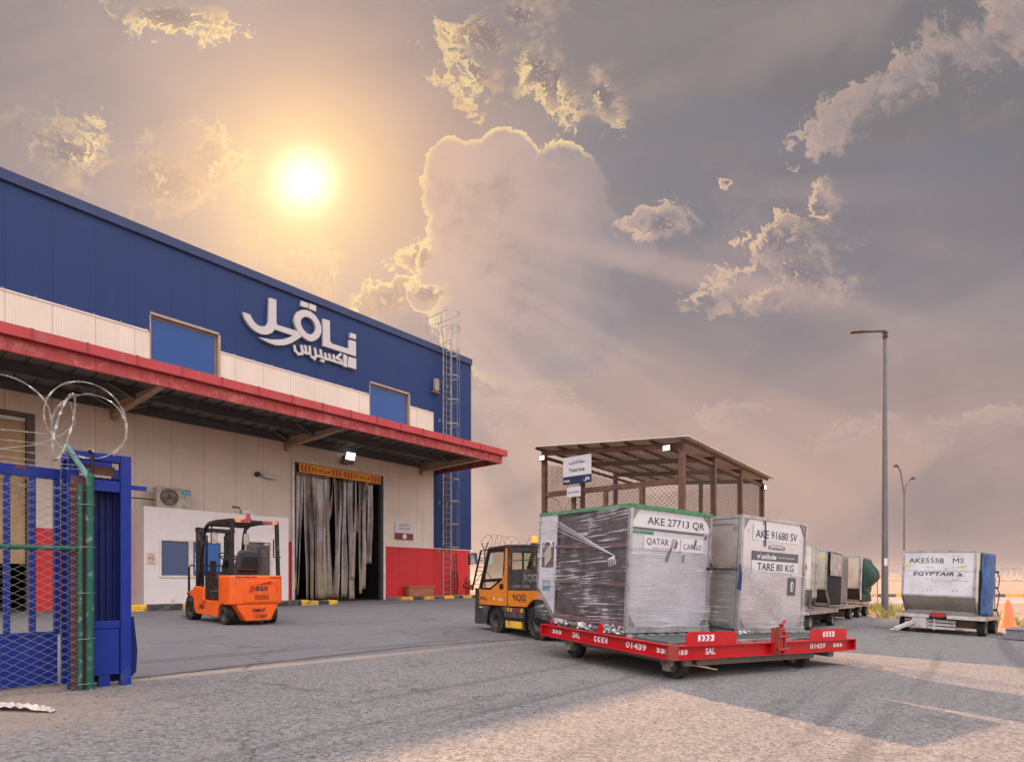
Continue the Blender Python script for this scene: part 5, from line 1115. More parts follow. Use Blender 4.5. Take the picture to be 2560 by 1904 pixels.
w = MB(); w.grid(lambda u, v: (.0 + 1.55*u, -.036-.01*rn(u*3, v*20, 8), .92 - 1.02*u + (.26+.05*u)*(v-.5)), 30, 14); w.build('stretch_wrap', wrapfilm('wrap_band', .42, (.8, .8, 70), 38, .52), c2, smooth=True, fix=False)
w = MB(); w.grid(lambda u, v: (-.022 - .012*rn(u*4, v*24, 9), 1.6*u, .03+(.90-.15*u)*v), 30, 40); w.build('stretch_wrap', WR1, c2, smooth=True, fix=False)
w = MB(); crumple(w, .0, -.02, -.02, .3, .02, .06, 12, 3.); crumple(w, 1.2, -.02, -.01, .35, .04, .05, 12, 6.); w.build('loose_wrap', MATS['wrap_dense'], c2, smooth=True, fix=False)

# ================================================================ WHITE DOLLY WITH TURNTABLE (parked ones)
DWH = M('dolly_white', (.50, .48, .46), .5, dirt=(.30, .05, .04), da=.30, ds=9, var=.12); DRD = M('dolly_faded_red', (.30, .035, .03), .6)
def dolly(loc, yaw, up, label, L=2.2, W=1.75, hd=1, bar=True, group='turntable dollies parked along the yard edge', st=0):
    """x across 0..W, y along 0..L ; top at z .5"""
    d = thing('turntable_dolly', loc, yaw, label, 'dolly', group, up=up)
    w = MB(); w.box(-.06, W+.06, -.06, L+.06, .44, .485); w.build('platform', M('deck_grey', (.16, .15, .15), .6, dirt=(.25, .2, .16), da=.3), d)
    for (a, b_) in ((-.10, W*.40), (W*.62, W+.10)):
        w = MB(); w.box(a, b_, L+.061, L+.10, .39, .48); w.build('edge_rail', DWH, d, bevel=.006); w = MB(); w.box(a, b_, -.10, -.061, .39, .48); w.build('edge_rail', DWH, d, bevel=.006)
    w = MB(); w.box(-.10, -.061, 0, L, .40, .48); w.box(W+.061, W+.10, 0, L, .40, .48); w.build('side_rail', M('side_rail', (.36, .27, .23), .6, dirt=(.2, .1, .07), da=.4), d)
    w = MB(); w.box(W*.43, W*.60, L+.061, L+.13, .42, .54); w.build('stop_catch', DRD, d, bevel=.01)
    w = MB(); w.box(W*.3, W*.7, .1, L-.1, .26, .40); w.box(.15, W-.15, .25, .35, .24, .42); w.box(.15, W-.15, L-.35, L-.25, .24, .42); w.cyl((W/2, L/2, .3), (W/2, L/2, .44), .5, 24); w.build('chassis', DKS, d)
    w = MB()
    for k in range(3): w.box(W*.30, W*.95, L-.10, L-.02, .12+k*.085, .18+k*.085)
    w.box(W*.55, W*.58, L-.11, L-.0, .1, .40); w.build('axle_guard', DWH, d)
    for (x, y) in ((.02, .30), (W-.02, .30), (.02, L-.30), (W-.02, L-.30)):
        tyre(d, x, y, .2, .205, .16, 1 if x > .5 else -1, lug=False, rim=M('rim_steel', (.22, .21, .20), .5, metal=.3), rimr=.6)
    for y in (.3, L-.3):
        w = MB(); w.cyl((.05, y, .2), (W-.05, y, .2), .03, 8); w.build('axle', DKS, d)
    if bar:
        w = MB(); x0 = W*.78; w.bar((x0, L-.05, .32), (x0+.30, L+.75, .08), .09, .08); w.prism([(x0-.25, L-.1), (x0+.12, L-.1), (x0+.1, L+.1), (x0-.2, L+.1)], 'z', .12, .38); w.tube([(x0+.34+.05*math.cos(R(a)), L+.82+.05*math.sin(R(a)), .07) for a in range(0, 360, 30)], .018, 6, closed=True); w.build('tow_bar', DWH, d, bevel=.006)
    return d
def cont_from_corner(cx, cy, cz, Y, **k):
    """overhang end towards the viewer; (cx,cy) = its corner on the door side"""
    yaw = math.atan2(-Y[0], Y[1]); loc = (cx-Y[0]*CL, cy-Y[1]*CL, cz); return loc, yaw
# -- single container at the right
EUP = (.040, -.004, 1); Ye = (-.739, -.673); loc, yaw = cont_from_corner(11.16, 14.1, -.02, Ye)
Xe = (Ye[1], -Ye[0])
BLT = M('tarp_blue', (.005, .055, .17), .5, var=.25, vs=2, dirt=(.02, .10, .24), da=.4, bump=.4, bs=8)
ec = container((loc[0], loc[1], -.06), yaw, EUP, 'white container lettered AKE5558 MS with blue door cover on a lone dolly', PAN_C, PAN_C, PAN_C, slope=.47, over_low=PAN_D, door=None)
w = MB(); w.prism([(1.62, .30), (1.62, CH-.05), (CL-.045, CH-.05), (CL-.045, .47)], 'x', .006, .02); w.box(.006, .02, 1.45, 1.61, .05, CH-.05); w.build('door_jamb', M('jamb_cream', (.50, .45, .40), .5, dirt=(.2, .15, .12), da=.3), ec)
w = MB(); w.grid(lambda u, v: (-.03-.10*math.sin(math.pi*min(1, u*1.2))**.6 - .04*rn(u*3, v*3, 1.), .02+1.50*u, .03 + (CH-.07)*v), 18, 22); bc = w.build('door_cover', BLT, ec, smooth=True, fix=False); sm = bc.modifiers.new('t', 'SOLIDIFY'); sm.thickness = .01
w = MB()
for z in (1.13, .72, .14): w.box(-.165, -.05, .05, .20, z, z+.05); 
w.tube([(-.13, .06, 1.14), (-.17, .03, 1.02), (-.155, .02, .78)], .012, 6); w.tube([(-.14, .06, .72), (-.18, .03, .6), (-.15, .02, .28), (-.13, .02, .18)], .012, 6); w.tube([(-.14, .06, .14), (-.17, .03, .05), (-.15, .03, -.12)], .012, 6); w.build('strap', INK, bc)
w = MB(); w.box(-.03, .004, 1.50, 1.60, .10, 1.15); w.build('door_shadow_gap', M('gap_shade', (.01, .01, .01), .8), ec)  # black strip painted as the shade in the gap beside the cover
# text faces the viewer on the overhang end: local right = -x
ol = CL-.018+.003; Lr = (-1, 0, 0)
w = MB(); write(w, 'AKE5558', (CW-.14, ol, 1.30), Lr, .74, .125, off=.004); write(w, 'MS', (.47, ol, 1.30), Lr, .22, .125, off=.0); w.box(.64, .74, ol-.001, ol, 1.30, 1.31); w.build('lettering', INK, ec)
NAV = M('ink_navy', (.012, .025, .07), .5)
w = MB(); write(w, 'EGYPTAIR', (CW-.24, ol, .98), Lr, .86, .10, off=.02, shear=.3)
for k in range(5): w.tube([(.38-.010*k, ol, 1.08-.004*k), (.31-.01*k, ol, 1.055-.012*k), (.345-.022*k+.03, ol, .98-.0*k)], .005, 4)
w.build('lettering', NAV, ec)
w = MB()
for xx in (.98, .45):
    for z in (1.47, 1.20, .90, .62): 
        for d_ in (0, .09): w.cyl((xx-d_, ol-.002, z), (xx-d_, ol+.004, z), .013, 8)
w.build('rivet', M('rivet_dark', (.14, .12, .13), .5), ec)
w = MB()
for xx, z in ((CW-.12, 1.24), (.26, 1.22), (.28, .30)):
    if z > .5: w.box(xx-.06, xx+.06, ol-.001, ol+.001, z-.02, z+.03)
w.build('yellow_sticker', M('sticker_yellow', (.65, .50, .05), .5), ec)
w = MB(); w.box(.03, CW-.03, ol-.002, ol-.0005, 1.098, 1.106); w.box(.1, .9, ol-.002, ol, .86, .866); w.build('scratch', M('scratch_grey', (.25, .24, .26), .6), ec)
Dy = Ye; dloc = (loc[0]+Xe[0]*-.05+Dy[0]*-.1, loc[1]+Xe[1]*-.05+Dy[1]*-.1, -.545)
dolly((dloc[0]-Xe[0]*.05, dloc[1]-Xe[1]*.05, -.545), yaw, EUP, 'white dolly with red marks and lowered tow bar under the lone container', L=2.0, W=1.66)

# -- row of parked containers
Yd = (-FW[0], -FW[1]); rup = (.03, 0, 1); GRP = 'parked containers in a row'
yb = math.radians(19); Ya = (Yd[0]*math.cos(yb)-Yd[1]*math.sin(yb), Yd[0]*math.sin(yb)+Yd[1]*math.cos(yb))
def lbl(c, items, mat):
    w = MB()
    for (s, x, z, ww, hh) in items: write(w, s, (x, ol, z), Lr, ww, hh, off=.01)
    w.build('lettering', mat, c)
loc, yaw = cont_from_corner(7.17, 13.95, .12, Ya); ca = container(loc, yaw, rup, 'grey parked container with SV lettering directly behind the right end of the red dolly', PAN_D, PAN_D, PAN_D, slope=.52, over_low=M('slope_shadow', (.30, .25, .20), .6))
w = MB(); w.box(.14, .70, ol-.004, ol-.001, 1.10, 1.46); w.box(.14, .70, ol-.004, ol-.001, .82, .98); lp = w.build('label_plate', WHT, ca); lbl(ca, (('SV', .30, 1.30, .16, .12), ('G', .24, .85, .08, .10)), INK)
w = MB(); w.box(.14, .70, ol-.004, ol-.0005, .981, 1.099); w.box(.16, .36, ol-.004, ol-.001, .55, .78); w.build('dark_band', NAV, ca)
loc, yaw = cont_from_corner(8.0, 15.35, .12, Ya); cb = container(loc, yaw, rup, 'cream stained container half hidden behind the grey SV container', PAN_D, M('panel_cream', (.58, .48, .38), .5, dirt=(.35, .27, .2), da=.3), PAN_D, group=None, slope=.3)
w = MB(); w.box(.10, .32, ol-.002, ol+.002, .95, 1.0); w.tube([(.30, ol, 1.0), (.28, ol+.03, .9), (.2, ol+.04, .82), (.12, ol+.03, .86), (.10, ol, .95)], .02, 6); w.build('strap', INK, cb)
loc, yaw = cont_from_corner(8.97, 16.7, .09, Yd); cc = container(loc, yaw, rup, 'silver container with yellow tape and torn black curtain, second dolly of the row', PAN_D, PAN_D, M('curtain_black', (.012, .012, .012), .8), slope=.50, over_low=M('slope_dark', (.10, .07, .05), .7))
w = MB(); w.box(.0, .75, ol-.003, ol, 1.34, 1.38); w.build('yellow_tape', M('sticker_yellow'), cc)
w = MB(); w.box(.9, 1.3, ol-.004, ol-.001, .80, 1.50); lp = w.build('label_plate', WHT, cc); lbl(cc, (('V', 1.02, 1.34, .09, .11),), INK); w = MB(); w.box(.95, 1.25, ol-.003, ol, .95, 1.10); w.build('dark_band', NAV, cc)
w = MB(); w.grid(lambda u, v: (-.03-.05*rn(u*3, v*3, 4.), .25+1.5*u, .9+.65*v), 10, 8); w.build('door_flap', M('flap_grey', (.36, .31, .27), .6), cc, smooth=True, fix=False)
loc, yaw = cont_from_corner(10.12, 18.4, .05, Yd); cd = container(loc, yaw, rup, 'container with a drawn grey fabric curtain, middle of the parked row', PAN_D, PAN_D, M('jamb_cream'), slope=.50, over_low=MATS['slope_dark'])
w = MB(); w.grid(lambda u, v: (-.03-.02*math.sin(u*38+2*v)-.02*rn(u*4, v*3, 2.), .22+1.5*u, .07+1.47*v), 60, 10); w.build('door_curtain', M('curtain_grey', (.17, .145, .13), .85, var=.2, vs=2), cd, smooth=True, fix=False)
w = MB(); w.box(-.02, .0, .12, .20, .05, CH-.05); w.box(-.02, .0, 1.72, 1.80, .05, CH-.05); w.build('door_post', EXT, cd)
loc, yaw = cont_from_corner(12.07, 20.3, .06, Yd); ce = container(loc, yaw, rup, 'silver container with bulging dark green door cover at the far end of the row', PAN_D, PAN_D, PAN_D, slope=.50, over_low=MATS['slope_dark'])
GRN = M('tarp_green', (.010, .038, .026), .55, var=.3, vs=2, bump=.3, bs=8)
w = MB(); w.grid(lambda u, v: (-.04-.36*math.sin(math.pi*min(1, max(0, v*1.15-.1)))*math.sin(math.pi*u)**.5 - .06*rn(u*3, v*3, 6.), .15+1.55*u, .35+1.2*v), 16, 18); w.build('door_cover', GRN, ce, smooth=True, fix=False)
w = MB(); w.grid(lambda u, v: (-.04-.14*math.sin(math.pi*u) - .06*rn(u*3, v*3, 9.), .5+1.2*u, .05+.5*v), 12, 10); w.build('cover_flap', GRN, ce, smooth=True, fix=False)
w = MB(); w.box(-.025, -.005, 1.80, 1.96, .1, CH-.05); w.build('door_jamb', M('jamb_cream'), ce)
w = MB(); w.box(-.03, -.026, 1.84, 1.93, 1.2, 1.5); w.box(-.03, -.026, 1.84, 1.93, .2, .9); w.build('sticker', WHT, ce)
def row_dolly(cx, cy, L, W, z, lab, off=(.12, -.30)):
    # near door-side corner (cx,cy); extends along +d and towards n
    Y = Yd; yaw = math.atan2(-Y[0], Y[1]); o = (cx-Y[0]*(L-.0)+FN[0]*off[0], cy-Y[1]*(L)+FN[1]*off[0], z)
    return dolly(o, yaw, rup, lab, L=L, W=W, bar=True)
row_dolly(7.30, 14.30, 3.0, 1.75, -.42, 'grey dolly under the SV and cream containers nearest in the parked row')
row_dolly(9.15, 16.95, 3.9, 1.75, -.46, 'long rusty dolly under the two curtained containers in the row')
row_dolly(12.2, 20.5, 2.0, 1.75, -.49, 'dolly under the green covered container at the far end of the row')
# -- grey dolly nose at the right edge of the view
gd = thing('grey_dolly', (11.50, 13.60, -.50), R(-52), 'low grey steel dolly nose with rounded stop plate at the right edge', 'dolly')
w = MB(); GS = M('grey_steel', (.22, .23, .26), .6, dirt=(.13, .11, .1), da=.5); w.box(0, 1.9, 0, .05, .02, .24); w.box(-.01, 1.91, -.03, .10, .24, .262); w.box(0, .05, .05, 1.6, .02, .24); w.box(1.85, 1.9, .05, 1.6, .02, .24); w.box(.05, 1.85, 1.55, 1.6, .02, .24); w.build('beam', GS, gd)
w = MB(); w.prism([(.35, .262), (1.5, .262), (1.5, .44), (1.46, .48), (.39, .48), (.35, .44)], 'y', .04, .06); w.build('stop_plate', M('plate_bluegrey', (.11, .19, .30), .6), gd)
w = MB(); w.box(.05, 1.85, .1, 1.55, .18, .235); w.build('deck', GS, gd)
# -- traffic cone
cn = thing('traffic_cone', (15.28, 18.0, gz(15.28, 18)), 0., 'tall orange traffic cone standing right of the lone container', 'traffic cone')
CO = M('cone_orange', (.70, .17, .05), .55, var=.1, dirt=(.45, .2, .12), da=.3)
w = MB(); w.lathe([(.23, .03), (.21, .05), (.08, .76), (.05, .80), (.025, .81), (.02, .86), (.001, .86)], n=28); w.build('cone', CO, cn, smooth=True)
w = MB(); w.box(-.28, .28, -.28, .28, .0, .04); w.build('base', CO, cn, bevel=.01)
# ================================================================ LAMPS
POLE = M('pole_galv', (.13, .125, .13), .5, metal=.2, dirt=(.14, .12, .12), da=.3)
lp = thing('street_lamp', (15.0, 23.5, -.55), 0., 'tall tapered steel street lamp with a single LED head', 'street lamp')
w = MB(); w.tube([(0, 0, 0), (0, 0, 11.3)], .135, 8, r2=.07); w.build('pole', POLE, lp)
w = MB(); w.cyl((0, 0, 11.12), (0, 0, 11.42), .09, 10); w.cyl((0, 0, 11.2), (0, 0, 11.23), .12, 10); w.cyl((0, 0, 11.34), (0, 0, 11.37), .12, 10); w.bar((.02, 0, 11.44), (-.80, -.06, 11.38), .07); w.build('arm', M('arm_dark', (.05, .035, .035), .5), lp)
w = MB(); w.M = Matrix.Translation((-.78, -.06, 11.38)) @ Matrix.Rotation(R(-4), 4, 'Y') @ Matrix.Rotation(R(20), 4, 'X'); w.prism([(0, -.07), (-.14, -.12), (-.62, -.12), (-.68, -.06), (-.68, .06), (-.62, .12), (-.14, .12), (0, .07)], 'z', -.03, .055)
for k in range(8): w.box(-.20-.055*k, -.19-.055*k, -.10, .10, .055, .09)
hd = w.build('lamp_head', M('head_dark', (.035, .022, .022), .5), lp); w = MB(); w.M = Matrix.Translation((-.78, -.06, 11.38)) @ Matrix.Rotation(R(-4), 4, 'Y') @ Matrix.Rotation(R(20), 4, 'X'); w.box(-.64, -.2, -.10, .10, -.045, -.031); w.build('lens', M('lens_amber', (.35, .17, .09), .3), hd)
w = MB(); w.box(-.10, .02, -.145, -.12, 2.0, 2.3); w.build('sticker', WHT, lp)
w = MB(); w.box(-.2, .2, -.2, .2, -.05, .03); w.build('base_plate', DKS, lp)
def twin(x, y, z0, H, lab, sp=1.6, sym=False):
    t_ = thing('twin_lamp', (x, y, z0), 0., lab, 'street lamp'); PD = M('pole_far', (.13, .10, .10), .6)
    w = MB(); w.tube([(0, 0, 0), (0, 0, H-2.4)], .11, 8, r2=.07); w.build('pole', PD, t_)
    for s, hh in ((-1, H), (1, H if sym else H-1.2)):
        w = MB(); w.tube([(0, 0, H-3.0), (s*.15, 0, H-1.8), (s*.4*sp, 0, hh-.5), (s*.65*sp, 0, hh-.1), (s*.9*sp, 0, hh)] if not sym else [(0, 0, H-3.2), (s*.3, 0, H-1.6), (s*.9, 0, H-.5), (s*1.6, 0, H-.05), (s*2.2, 0, H)], .07, 6); ar = w.build('arm', PD, t_, smooth=True)
        w = MB(); q = (s*.9*sp if not sym else s*2.2); w.lathe([(.001, .14), (.16, .10), (.26, -.05), (.22, -.10), (.001, -.12)], (q, 0, hh), 'z', 12); w.build('lamp_head', M('head_dark'), ar, smooth=True)
twin(37.6, 56.0, -1.6, 13.4, 'distant street lamp with two curved arms of unequal height behind the lone container', sp=.9)
twin(7.45, 85.0, -.1, 13.0, 'faint distant lamp with two arching arms seen through the open shelter', sym=True)

# ================================================================ OPEN SHELTER (transit cage)
RB = M('rust_brown', (.115, .058, .040), .6, var=.25, vs=2, dirt=(.20, .09, .05), da=.3)
cz0 = -.42; FRx, FRy = 4.92, 16.9
sh = thing('mesh_shelter', (FRx, FRy, 0), YAWB, 'tall brown steel mesh shelter with a sloping corrugated roof behind the containers', 'shelter')
# local: x along d (0..7.1), y along n (0..5.0); z absolute
def ztop(x, y): return 4.92 + (y/5.0)*.46 - x*.02
posts = [(0, 0, .16), (0, 5, .15)] + [(x, 0, .15) for x in (2.35, 4.75, 7.1)] + [(x, 5.0, .14) for x in (2.35, 4.75, 7.1)] + [(7.1, 2.4, .13)]
for (x, y, s) in posts: w = MB(); w.box(x-s/2, x+s/2, y-s/2, y+s/2, cz0-.4, ztop(x, y)-.06-(.16 if x == 7.1 else .0)); w.build('post', RB, sh)
for y in (1.28, 2.55, 3.78): w = MB(); w.box(-.06, .06, y-.06, y+.06, cz0-.4, 3.70); w.build('post', RB, sh)
w = MB(); w.bar((.02, .08, 3.77), (.02, 4.92, 3.82), .10, .16); w.build('beam', RB, sh)
for x in (0., 2.35, 4.75, 7.1): w = MB(); w.bar((x, -.02 if x else .08, ztop(x, 0)-.13), (x, 5.02, ztop(x, 5)-.13), .08, .16); w.build('beam', RB, sh)
w = MB(); w.bar((.08, 0, ztop(0, 0)-.30), (7.0, 0, ztop(7, 0)-.30), .06, .1); w.build('beam', RB, sh); w = MB(); w.bar((.08, 5, ztop(0, 5)-.28), (7.0, 5, ztop(7, 5)-.28), .06, .1); w.build('beam', RB, sh)
for y in (-.1, .85, 1.7, 2.55, 3.4, 4.2, 5.1): w = MB(); w.bar((-.35, y, ztop(-.35, y)-.02), (7.45, y, ztop(7.45, y)-.02), .06, .07); w.build('purlin', RB, sh)
w = MB(); nn = 156
w.v = []; 
for i in range(nn+1):
    x = -.4+7.9*i/nn; o_ = .028 if (i//2) % 2 else 0.
    w.v += [(x, -.35, ztop(x, -.35)+.03+o_), (x, 5.2, ztop(x, 5.2)+.03+o_)]
w.f = [(2*i, 2*i+2, 2*i+3, 2*i+1) for i in range(nn)]
rf = w.build('roof_sheet', M('roof_sheet', (.70, .60, .50), .6, metal=.0), sh, fix=False); sm = rf.modifiers.new('t', 'SOLIDIFY'); sm.thickness = .006
def chainlink(w, org, right, W, H, cw=.1, ch=.1, t=.004, up=(0, 0, 1), weave=0.):
    o = Vector(org); r = Vector(right).normalized(); u = Vector(up).normalized(); nrm = r.cross(u); sl = ch/cw
    for sgn in (1, -1):
        k = -H/sl if sgn > 0 else 0
        k = math.floor(k/cw)*cw if sgn > 0 else 0.
        while k < W + (0 if sgn > 0 else H/sl):
            # line: y = sgn*sl*(x-k)
            if sgn > 0: x0, x1 = max(k, 0), min(k+H/sl, W); y0, y1 = sl*(x0-k), sl*(x1-k)
            else: x0, x1 = max(k-H/sl, 0), min(k, W); y0, y1 = sl*(k-x0), sl*(k-x1)
            if x1-x0 > .01:
                off = nrm*(t*.5*sgn)
                if weave:
                    n = max(2, int((x1-x0)/(cw/2))); pr = None
                    for i in range(n+1):
                        x = x0+(x1-x0)*i/n; y = y0+(y1-y0)*i/n; q = o+r*x+u*y+nrm*(weave*(1 if (int(round((x-k)/(cw/2)))) % 2 else -1)*sgn)
                        if pr is not None: w.bar(pr, q, t, t)
                        pr = q
                else: w.bar(o+r*x0+u*y0+off, o+r*x1+u*y1+off, t, t)
            k += cw
WIR = M('wire_brown', (.16, .12, .10), .6)
for (o_, r_, W_, h0) in (((.0, .1, 0), (0, 1, 0), 4.85, 4.75), ((.1, .0, 0), (1, 0, 0), 6.9, 4.5), ((.1, 5.0, 0), (1, 0, 0), 6.9, 4.9), ((7.1, .1, 0), (0, 1, 0), 4.8, 4.6)):
    w = MB(); chainlink(w, (o_[0], o_[1], 1.2), r_, W_, h0-1.2, .15, .15, .009); w.build('mesh_panel', WIR, sh, fix=False)
for (x, y, z) in ((-.16, 4.85, 5.16), (-.16, .32, 4.78), (6.9, .35, 4.30)):
    pass
for k, (s_, q_, z, lab) in enumerate(((-.12, 4.95, 5.05, 'lit floodlight on the left front corner of the mesh shelter'), (-.12, .38, 4.72, 'lit floodlight on the right front corner of the mesh shelter'), (6.6, -.18, 4.32, 'small lit floodlight under the rear right eave of the mesh shelter'))):
    M_ = frame((FRx, FRy, 0), YAWB) @ Vector((s_, q_, z)); fl = thing('shelter_light', M_, YAWB-R(90) if k < 2 else YAWB, lab, 'floodlight')
    w = MB(); w.box(-.13, .13, -.10, -.03, -.09, .10); w.box(-.03, .03, -.03, .08, -.03, .03); w.build('housing', INK, fl, bevel=.008); w = MB(); w.box(-.11, .11, -.105, -.1005, -.07, .08); w.build('lamp_glass', M('lamp_warm', (1, .95, .8), .4, emit=(1, .93, .78, .45)), fl)
M_ = frame((FRx, FRy, 0), YAWB) @ Vector((-.18, 3.52, 3.95)); ts = thing('transit_sign', M_, YAWB-R(90), 'white and navy Transit Area sign on the shelter mesh', 'sign')
w = MB(); w.box(-.55, .55, -.02, .0, .34, .98); w.build('board', WHT, ts); w = MB(); w.box(-.55, .55, -.02, .0, .08, .338); cb_ = w.build('colour_band', NAV, ts)
w = MB(); write(w, arabic('منطقة الترانزيت'), (-.33, -.024, .70), (1, 0, 0), .64, .15, off=.02); write(w, 'Transit Area', (-.32, -.024, .47), (1, 0, 0), .62, .13, off=.02); w.build('lettering', NAV, ts)
w = MB(); write(w, 'NAQEL', (-.52, -.024, .15), (1, 0, 0), .24, .08, off=.02); write(w, arabic('ناقل'), (.26, -.024, .13), (1, 0, 0), .24, .13, off=.02); w.build('lettering', INKW, cb_)
ts2 = thing('small_notice', M_ - Vector((0, 0, .42)), YAWB-R(90), 'small white notice hanging under the Transit Area sign', 'sign')
w = MB(); w.box(-.40, .14, -.02, .0, .08, .40); w.build('board', WHT, ts2); w = MB(); write(w, 'FOR LICENSED', (-.36, -.024, .20), (1, 0, 0), .46, .06, off=.02); w.build('lettering', MAR, ts2); w = MB(); w.bar((-.36, -.01, .39), (-.36, -.01, .50), .01); w.bar((.08, -.01, .39), (.08, -.01, .50), .01); w.build('hanger', INK, ts2)

# ================================================================ PERIMETER FENCE
FNC = M('fence_post', (.20, .17, .15), .6, metal=.2); FWR = M('fence_wire', (.22, .18, .16), .5, metal=.3)
def razor(w, p, q, r, step, th, seed=0, n=14, jit=.25, barb=0):
    p = Vector(p); q = Vector(q); L = (q-p).length; d = (q-p).normalized(); s_ = Vector((-d.y, d.x, 0)); u = Vector((0, 0, 1)); rr = random.Random(seed); turns = int(L/step)
    pts = []; 
    for i in range(turns):
        ra = r*(1+jit*(rr.random()-.5)); 
        for j in range(n):
            a = 2*math.pi*j/n; k = (i+j/n)*step; pts.append(p + d*(k + .35*step*math.sin(a+i)) + s_*ra*math.cos(a) + u*(ra*math.sin(a)+r))
    w.tube(pts, th, 4, caps=False)
    if barb:
        for i, (a, b_) in enumerate(zip(pts, pts[1:])):
            if i % barb == 0:
                m_ = (a+b_)/2; t_ = (b_-a).normalized(); w.bar(m_-t_*.012, m_+t_*.012, .014, .003, up=(rr.random()-.5, rr.random()-.5, rr.random())); w.bar(m_-t_*.022, m_-t_*.010, .004, .016); w.bar(m_+t_*.022, m_+t_*.010, .016, .004)
def fence(P0, P1, h, lab, step=3.2, seed=1, arms=True, cw=.16, th=.012):
    P0 = Vector(P0); P1 = Vector(P1); L = (P1-P0).length; d = (P1-P0).normalized(); t_ = thing('perimeter_fence', (P0.x, P0.y, 0), math.atan2(d.y, d.x), lab, 'fence')
    zg = lambda s: gz(P0.x+d.x*s, P0.y+d.y*s); k = int(L/step); pm = MB(); pts = []
    for i in range(k+1):
        s = i*step; z = zg(s); w = MB(); w.cyl((s, 0, z-.2), (s, 0, z+h), .045, 8); w.bar((s, 0, z+h-.05), (s, -.32, z+h+.42), .05); w.bar((s, 0, z+h-.05), (s, .32, z+h+.42), .05)
        if i % 3 == 0: w.bar((s, 0, z+h*.6), (s+1.2, 0, z), .035); w.bar((s, 0, z+h*.6), (s-1.2, 0, z), .035)
        w.build('post', FNC, t_)
    w = MB()
    for i in range(k):
        a, b_ = i*step, (i+1)*step
        za, zb = zg(a), zg(b_)
        for f_ in (.04, .98): w.bar((a, 0, za+h*f_), (b_, 0, zb+h*f_), .025)
        for off in ((-.16, .2), (.16, .2), (-.3, .4), (.3, .4)): w.bar((a, off[0], za+h+off[1]), (b_, off[0], zb+h+off[1]), .008)
    w.build('rail', FNC, t_)
    w = MB()
    for i in range(k):
        a, b_ = i*step, (i+1)*step; za, zb = zg(a), zg(b_); chainlink(w, (a, 0, (za+zb)/2+.05), (1, 0, 0), step, h-.1, cw, cw, .006)
    w.build('mesh_panel', FWR, t_, fix=False)
    w = MB(); razor(w, (0, 0, zg(0)+h-.02), (L, 0, zg(L)+h-.02), .46, .42, th, seed); w.build('razor_coil', FWR, t_, smooth=True, fix=False)
fence((-1.45, 31.2, 0), (36.0, 57.0, 0), 2.45, 'long chain link fence with razor coil running away from the warehouse corner')
fence((36.1, 56.6, 0), (36.3, 30.0, 0), 2.45, 'chain link fence with razor coil along the road at the far right', seed=5)
# small utility posts in the desert
for k, (x, y) in enumerate(((84, 112), (87, 112), (70, 100))):
    t_ = MB(); t_.cyl((x, y, -1.6), (x, y, 1.2), .08, 6); tag(t_.build('marker_post', FNC), ('left of two thin posts in the sand beyond the road' if k == 0 else 'right of two thin posts in the sand beyond the road' if k == 1 else 'lone thin marker post in the sand beyond the road'), 'post', 'posts in the sand')
# ================================================================ GATE AND GREEN FENCE
GB = M('gate_blue', (.004, .020, .20), .5, var=.12, vs=2, dirt=(.03, .05, .16), da=.2, spec=.25); GBD = M('gate_blue_dark', (.004, .012, .10), .5, var=.2, spec=.2)
G0 = (-4.13, 5.30); gg = gz(*G0)
gt = thing('gate_leaf', (G0[0], G0[1], gg), YAWB, 'blue steel sliding gate leaf with vertical bars behind the chain link', 'gate')
w = MB(); w.box(-3.2, .02, -.03, .03, 1.86, 1.955); w.box(-3.2, .02, -.03, .03, .46, .49)
w.each('frame_rail', GB, gt, bevel=.004)
w = MB(); w.box(-3.2, .0, -.02, .02, .02, .458); w.build('kick_panel', GB, gt)
for k in range(18):
    x = .0 - .174*k; w = MB(); w.box(x-.02, x+.02, -.028, .05, .491, 1.859); w.build('bar', GB, gt, bevel=.003)
w = MB(); w.box(-.30, -.22, -.031, -.029, 1.92, 1.95); w.build('rust_patch', M('rust_spot', (.14, .04, .02), .8), gt)
G1 = (-3.86, 5.08)
gp_ = thing('gate_portal', (G1[0], G1[1], gz(*G1)), R(45), 'blue steel box portal that guides the sliding gate, with rusty column', 'gate post')
# local x right-away .45, y = back
w = MB(); 
w.box(.385, .47, 0, .08, -.05, 2.10); gpc = w.build('post', GB, gp_, bevel=.004)
w = MB(); w.box(0, .08, 0, .08, -.05, 2.03); w.build('post', GB, gp_, bevel=.004)
w = MB(); w.box(0, .08, .34, .42, -.05, 2.03); w.build('post', GB, gp_, bevel=.004)
w = MB(); w.box(.40, .47, .40, .47, -.05, 2.03); w.box(.44, .50, .20, .215, .0, 1.9); w.build('post', GB, gp_, bevel=.004)
w = MB(); w.box(-.0, .384, 0, .08, 2.031, 2.10); w.box(-.0, .384, .34, .42, 2.031, 2.10); w.box(.0, .08, .081, .339, 2.031, 2.10); w.build('top_beam', GB, gp_, bevel=.004)
w = MB(); w.box(.081, .384, .01, .06, 1.76, 1.86); w.box(.081, .384, .01, .06, .52, .59); w.each('cross_beam', GB, gp_, bevel=.004)
w = MB(); w.box(.08, .38, .012, .03, .10, .515); w.box(.22, .31, .02, .08, -.04, .10); w.build('lower_plate', GB, gp_, bevel=.004)
w = MB(); 
for k in range(6): w.box(.10+k*.05, .115+k*.05, .12, .15, .02, 1.9)
w.box(.08, .40, .15, .155, .02, 1.9); w.build('ribbed_sheet', GBD, gp_)
w = MB(); w.box(.47, .60, .02, .05, 1.80, 1.84); w.build('stop_bar', GB, gp_)
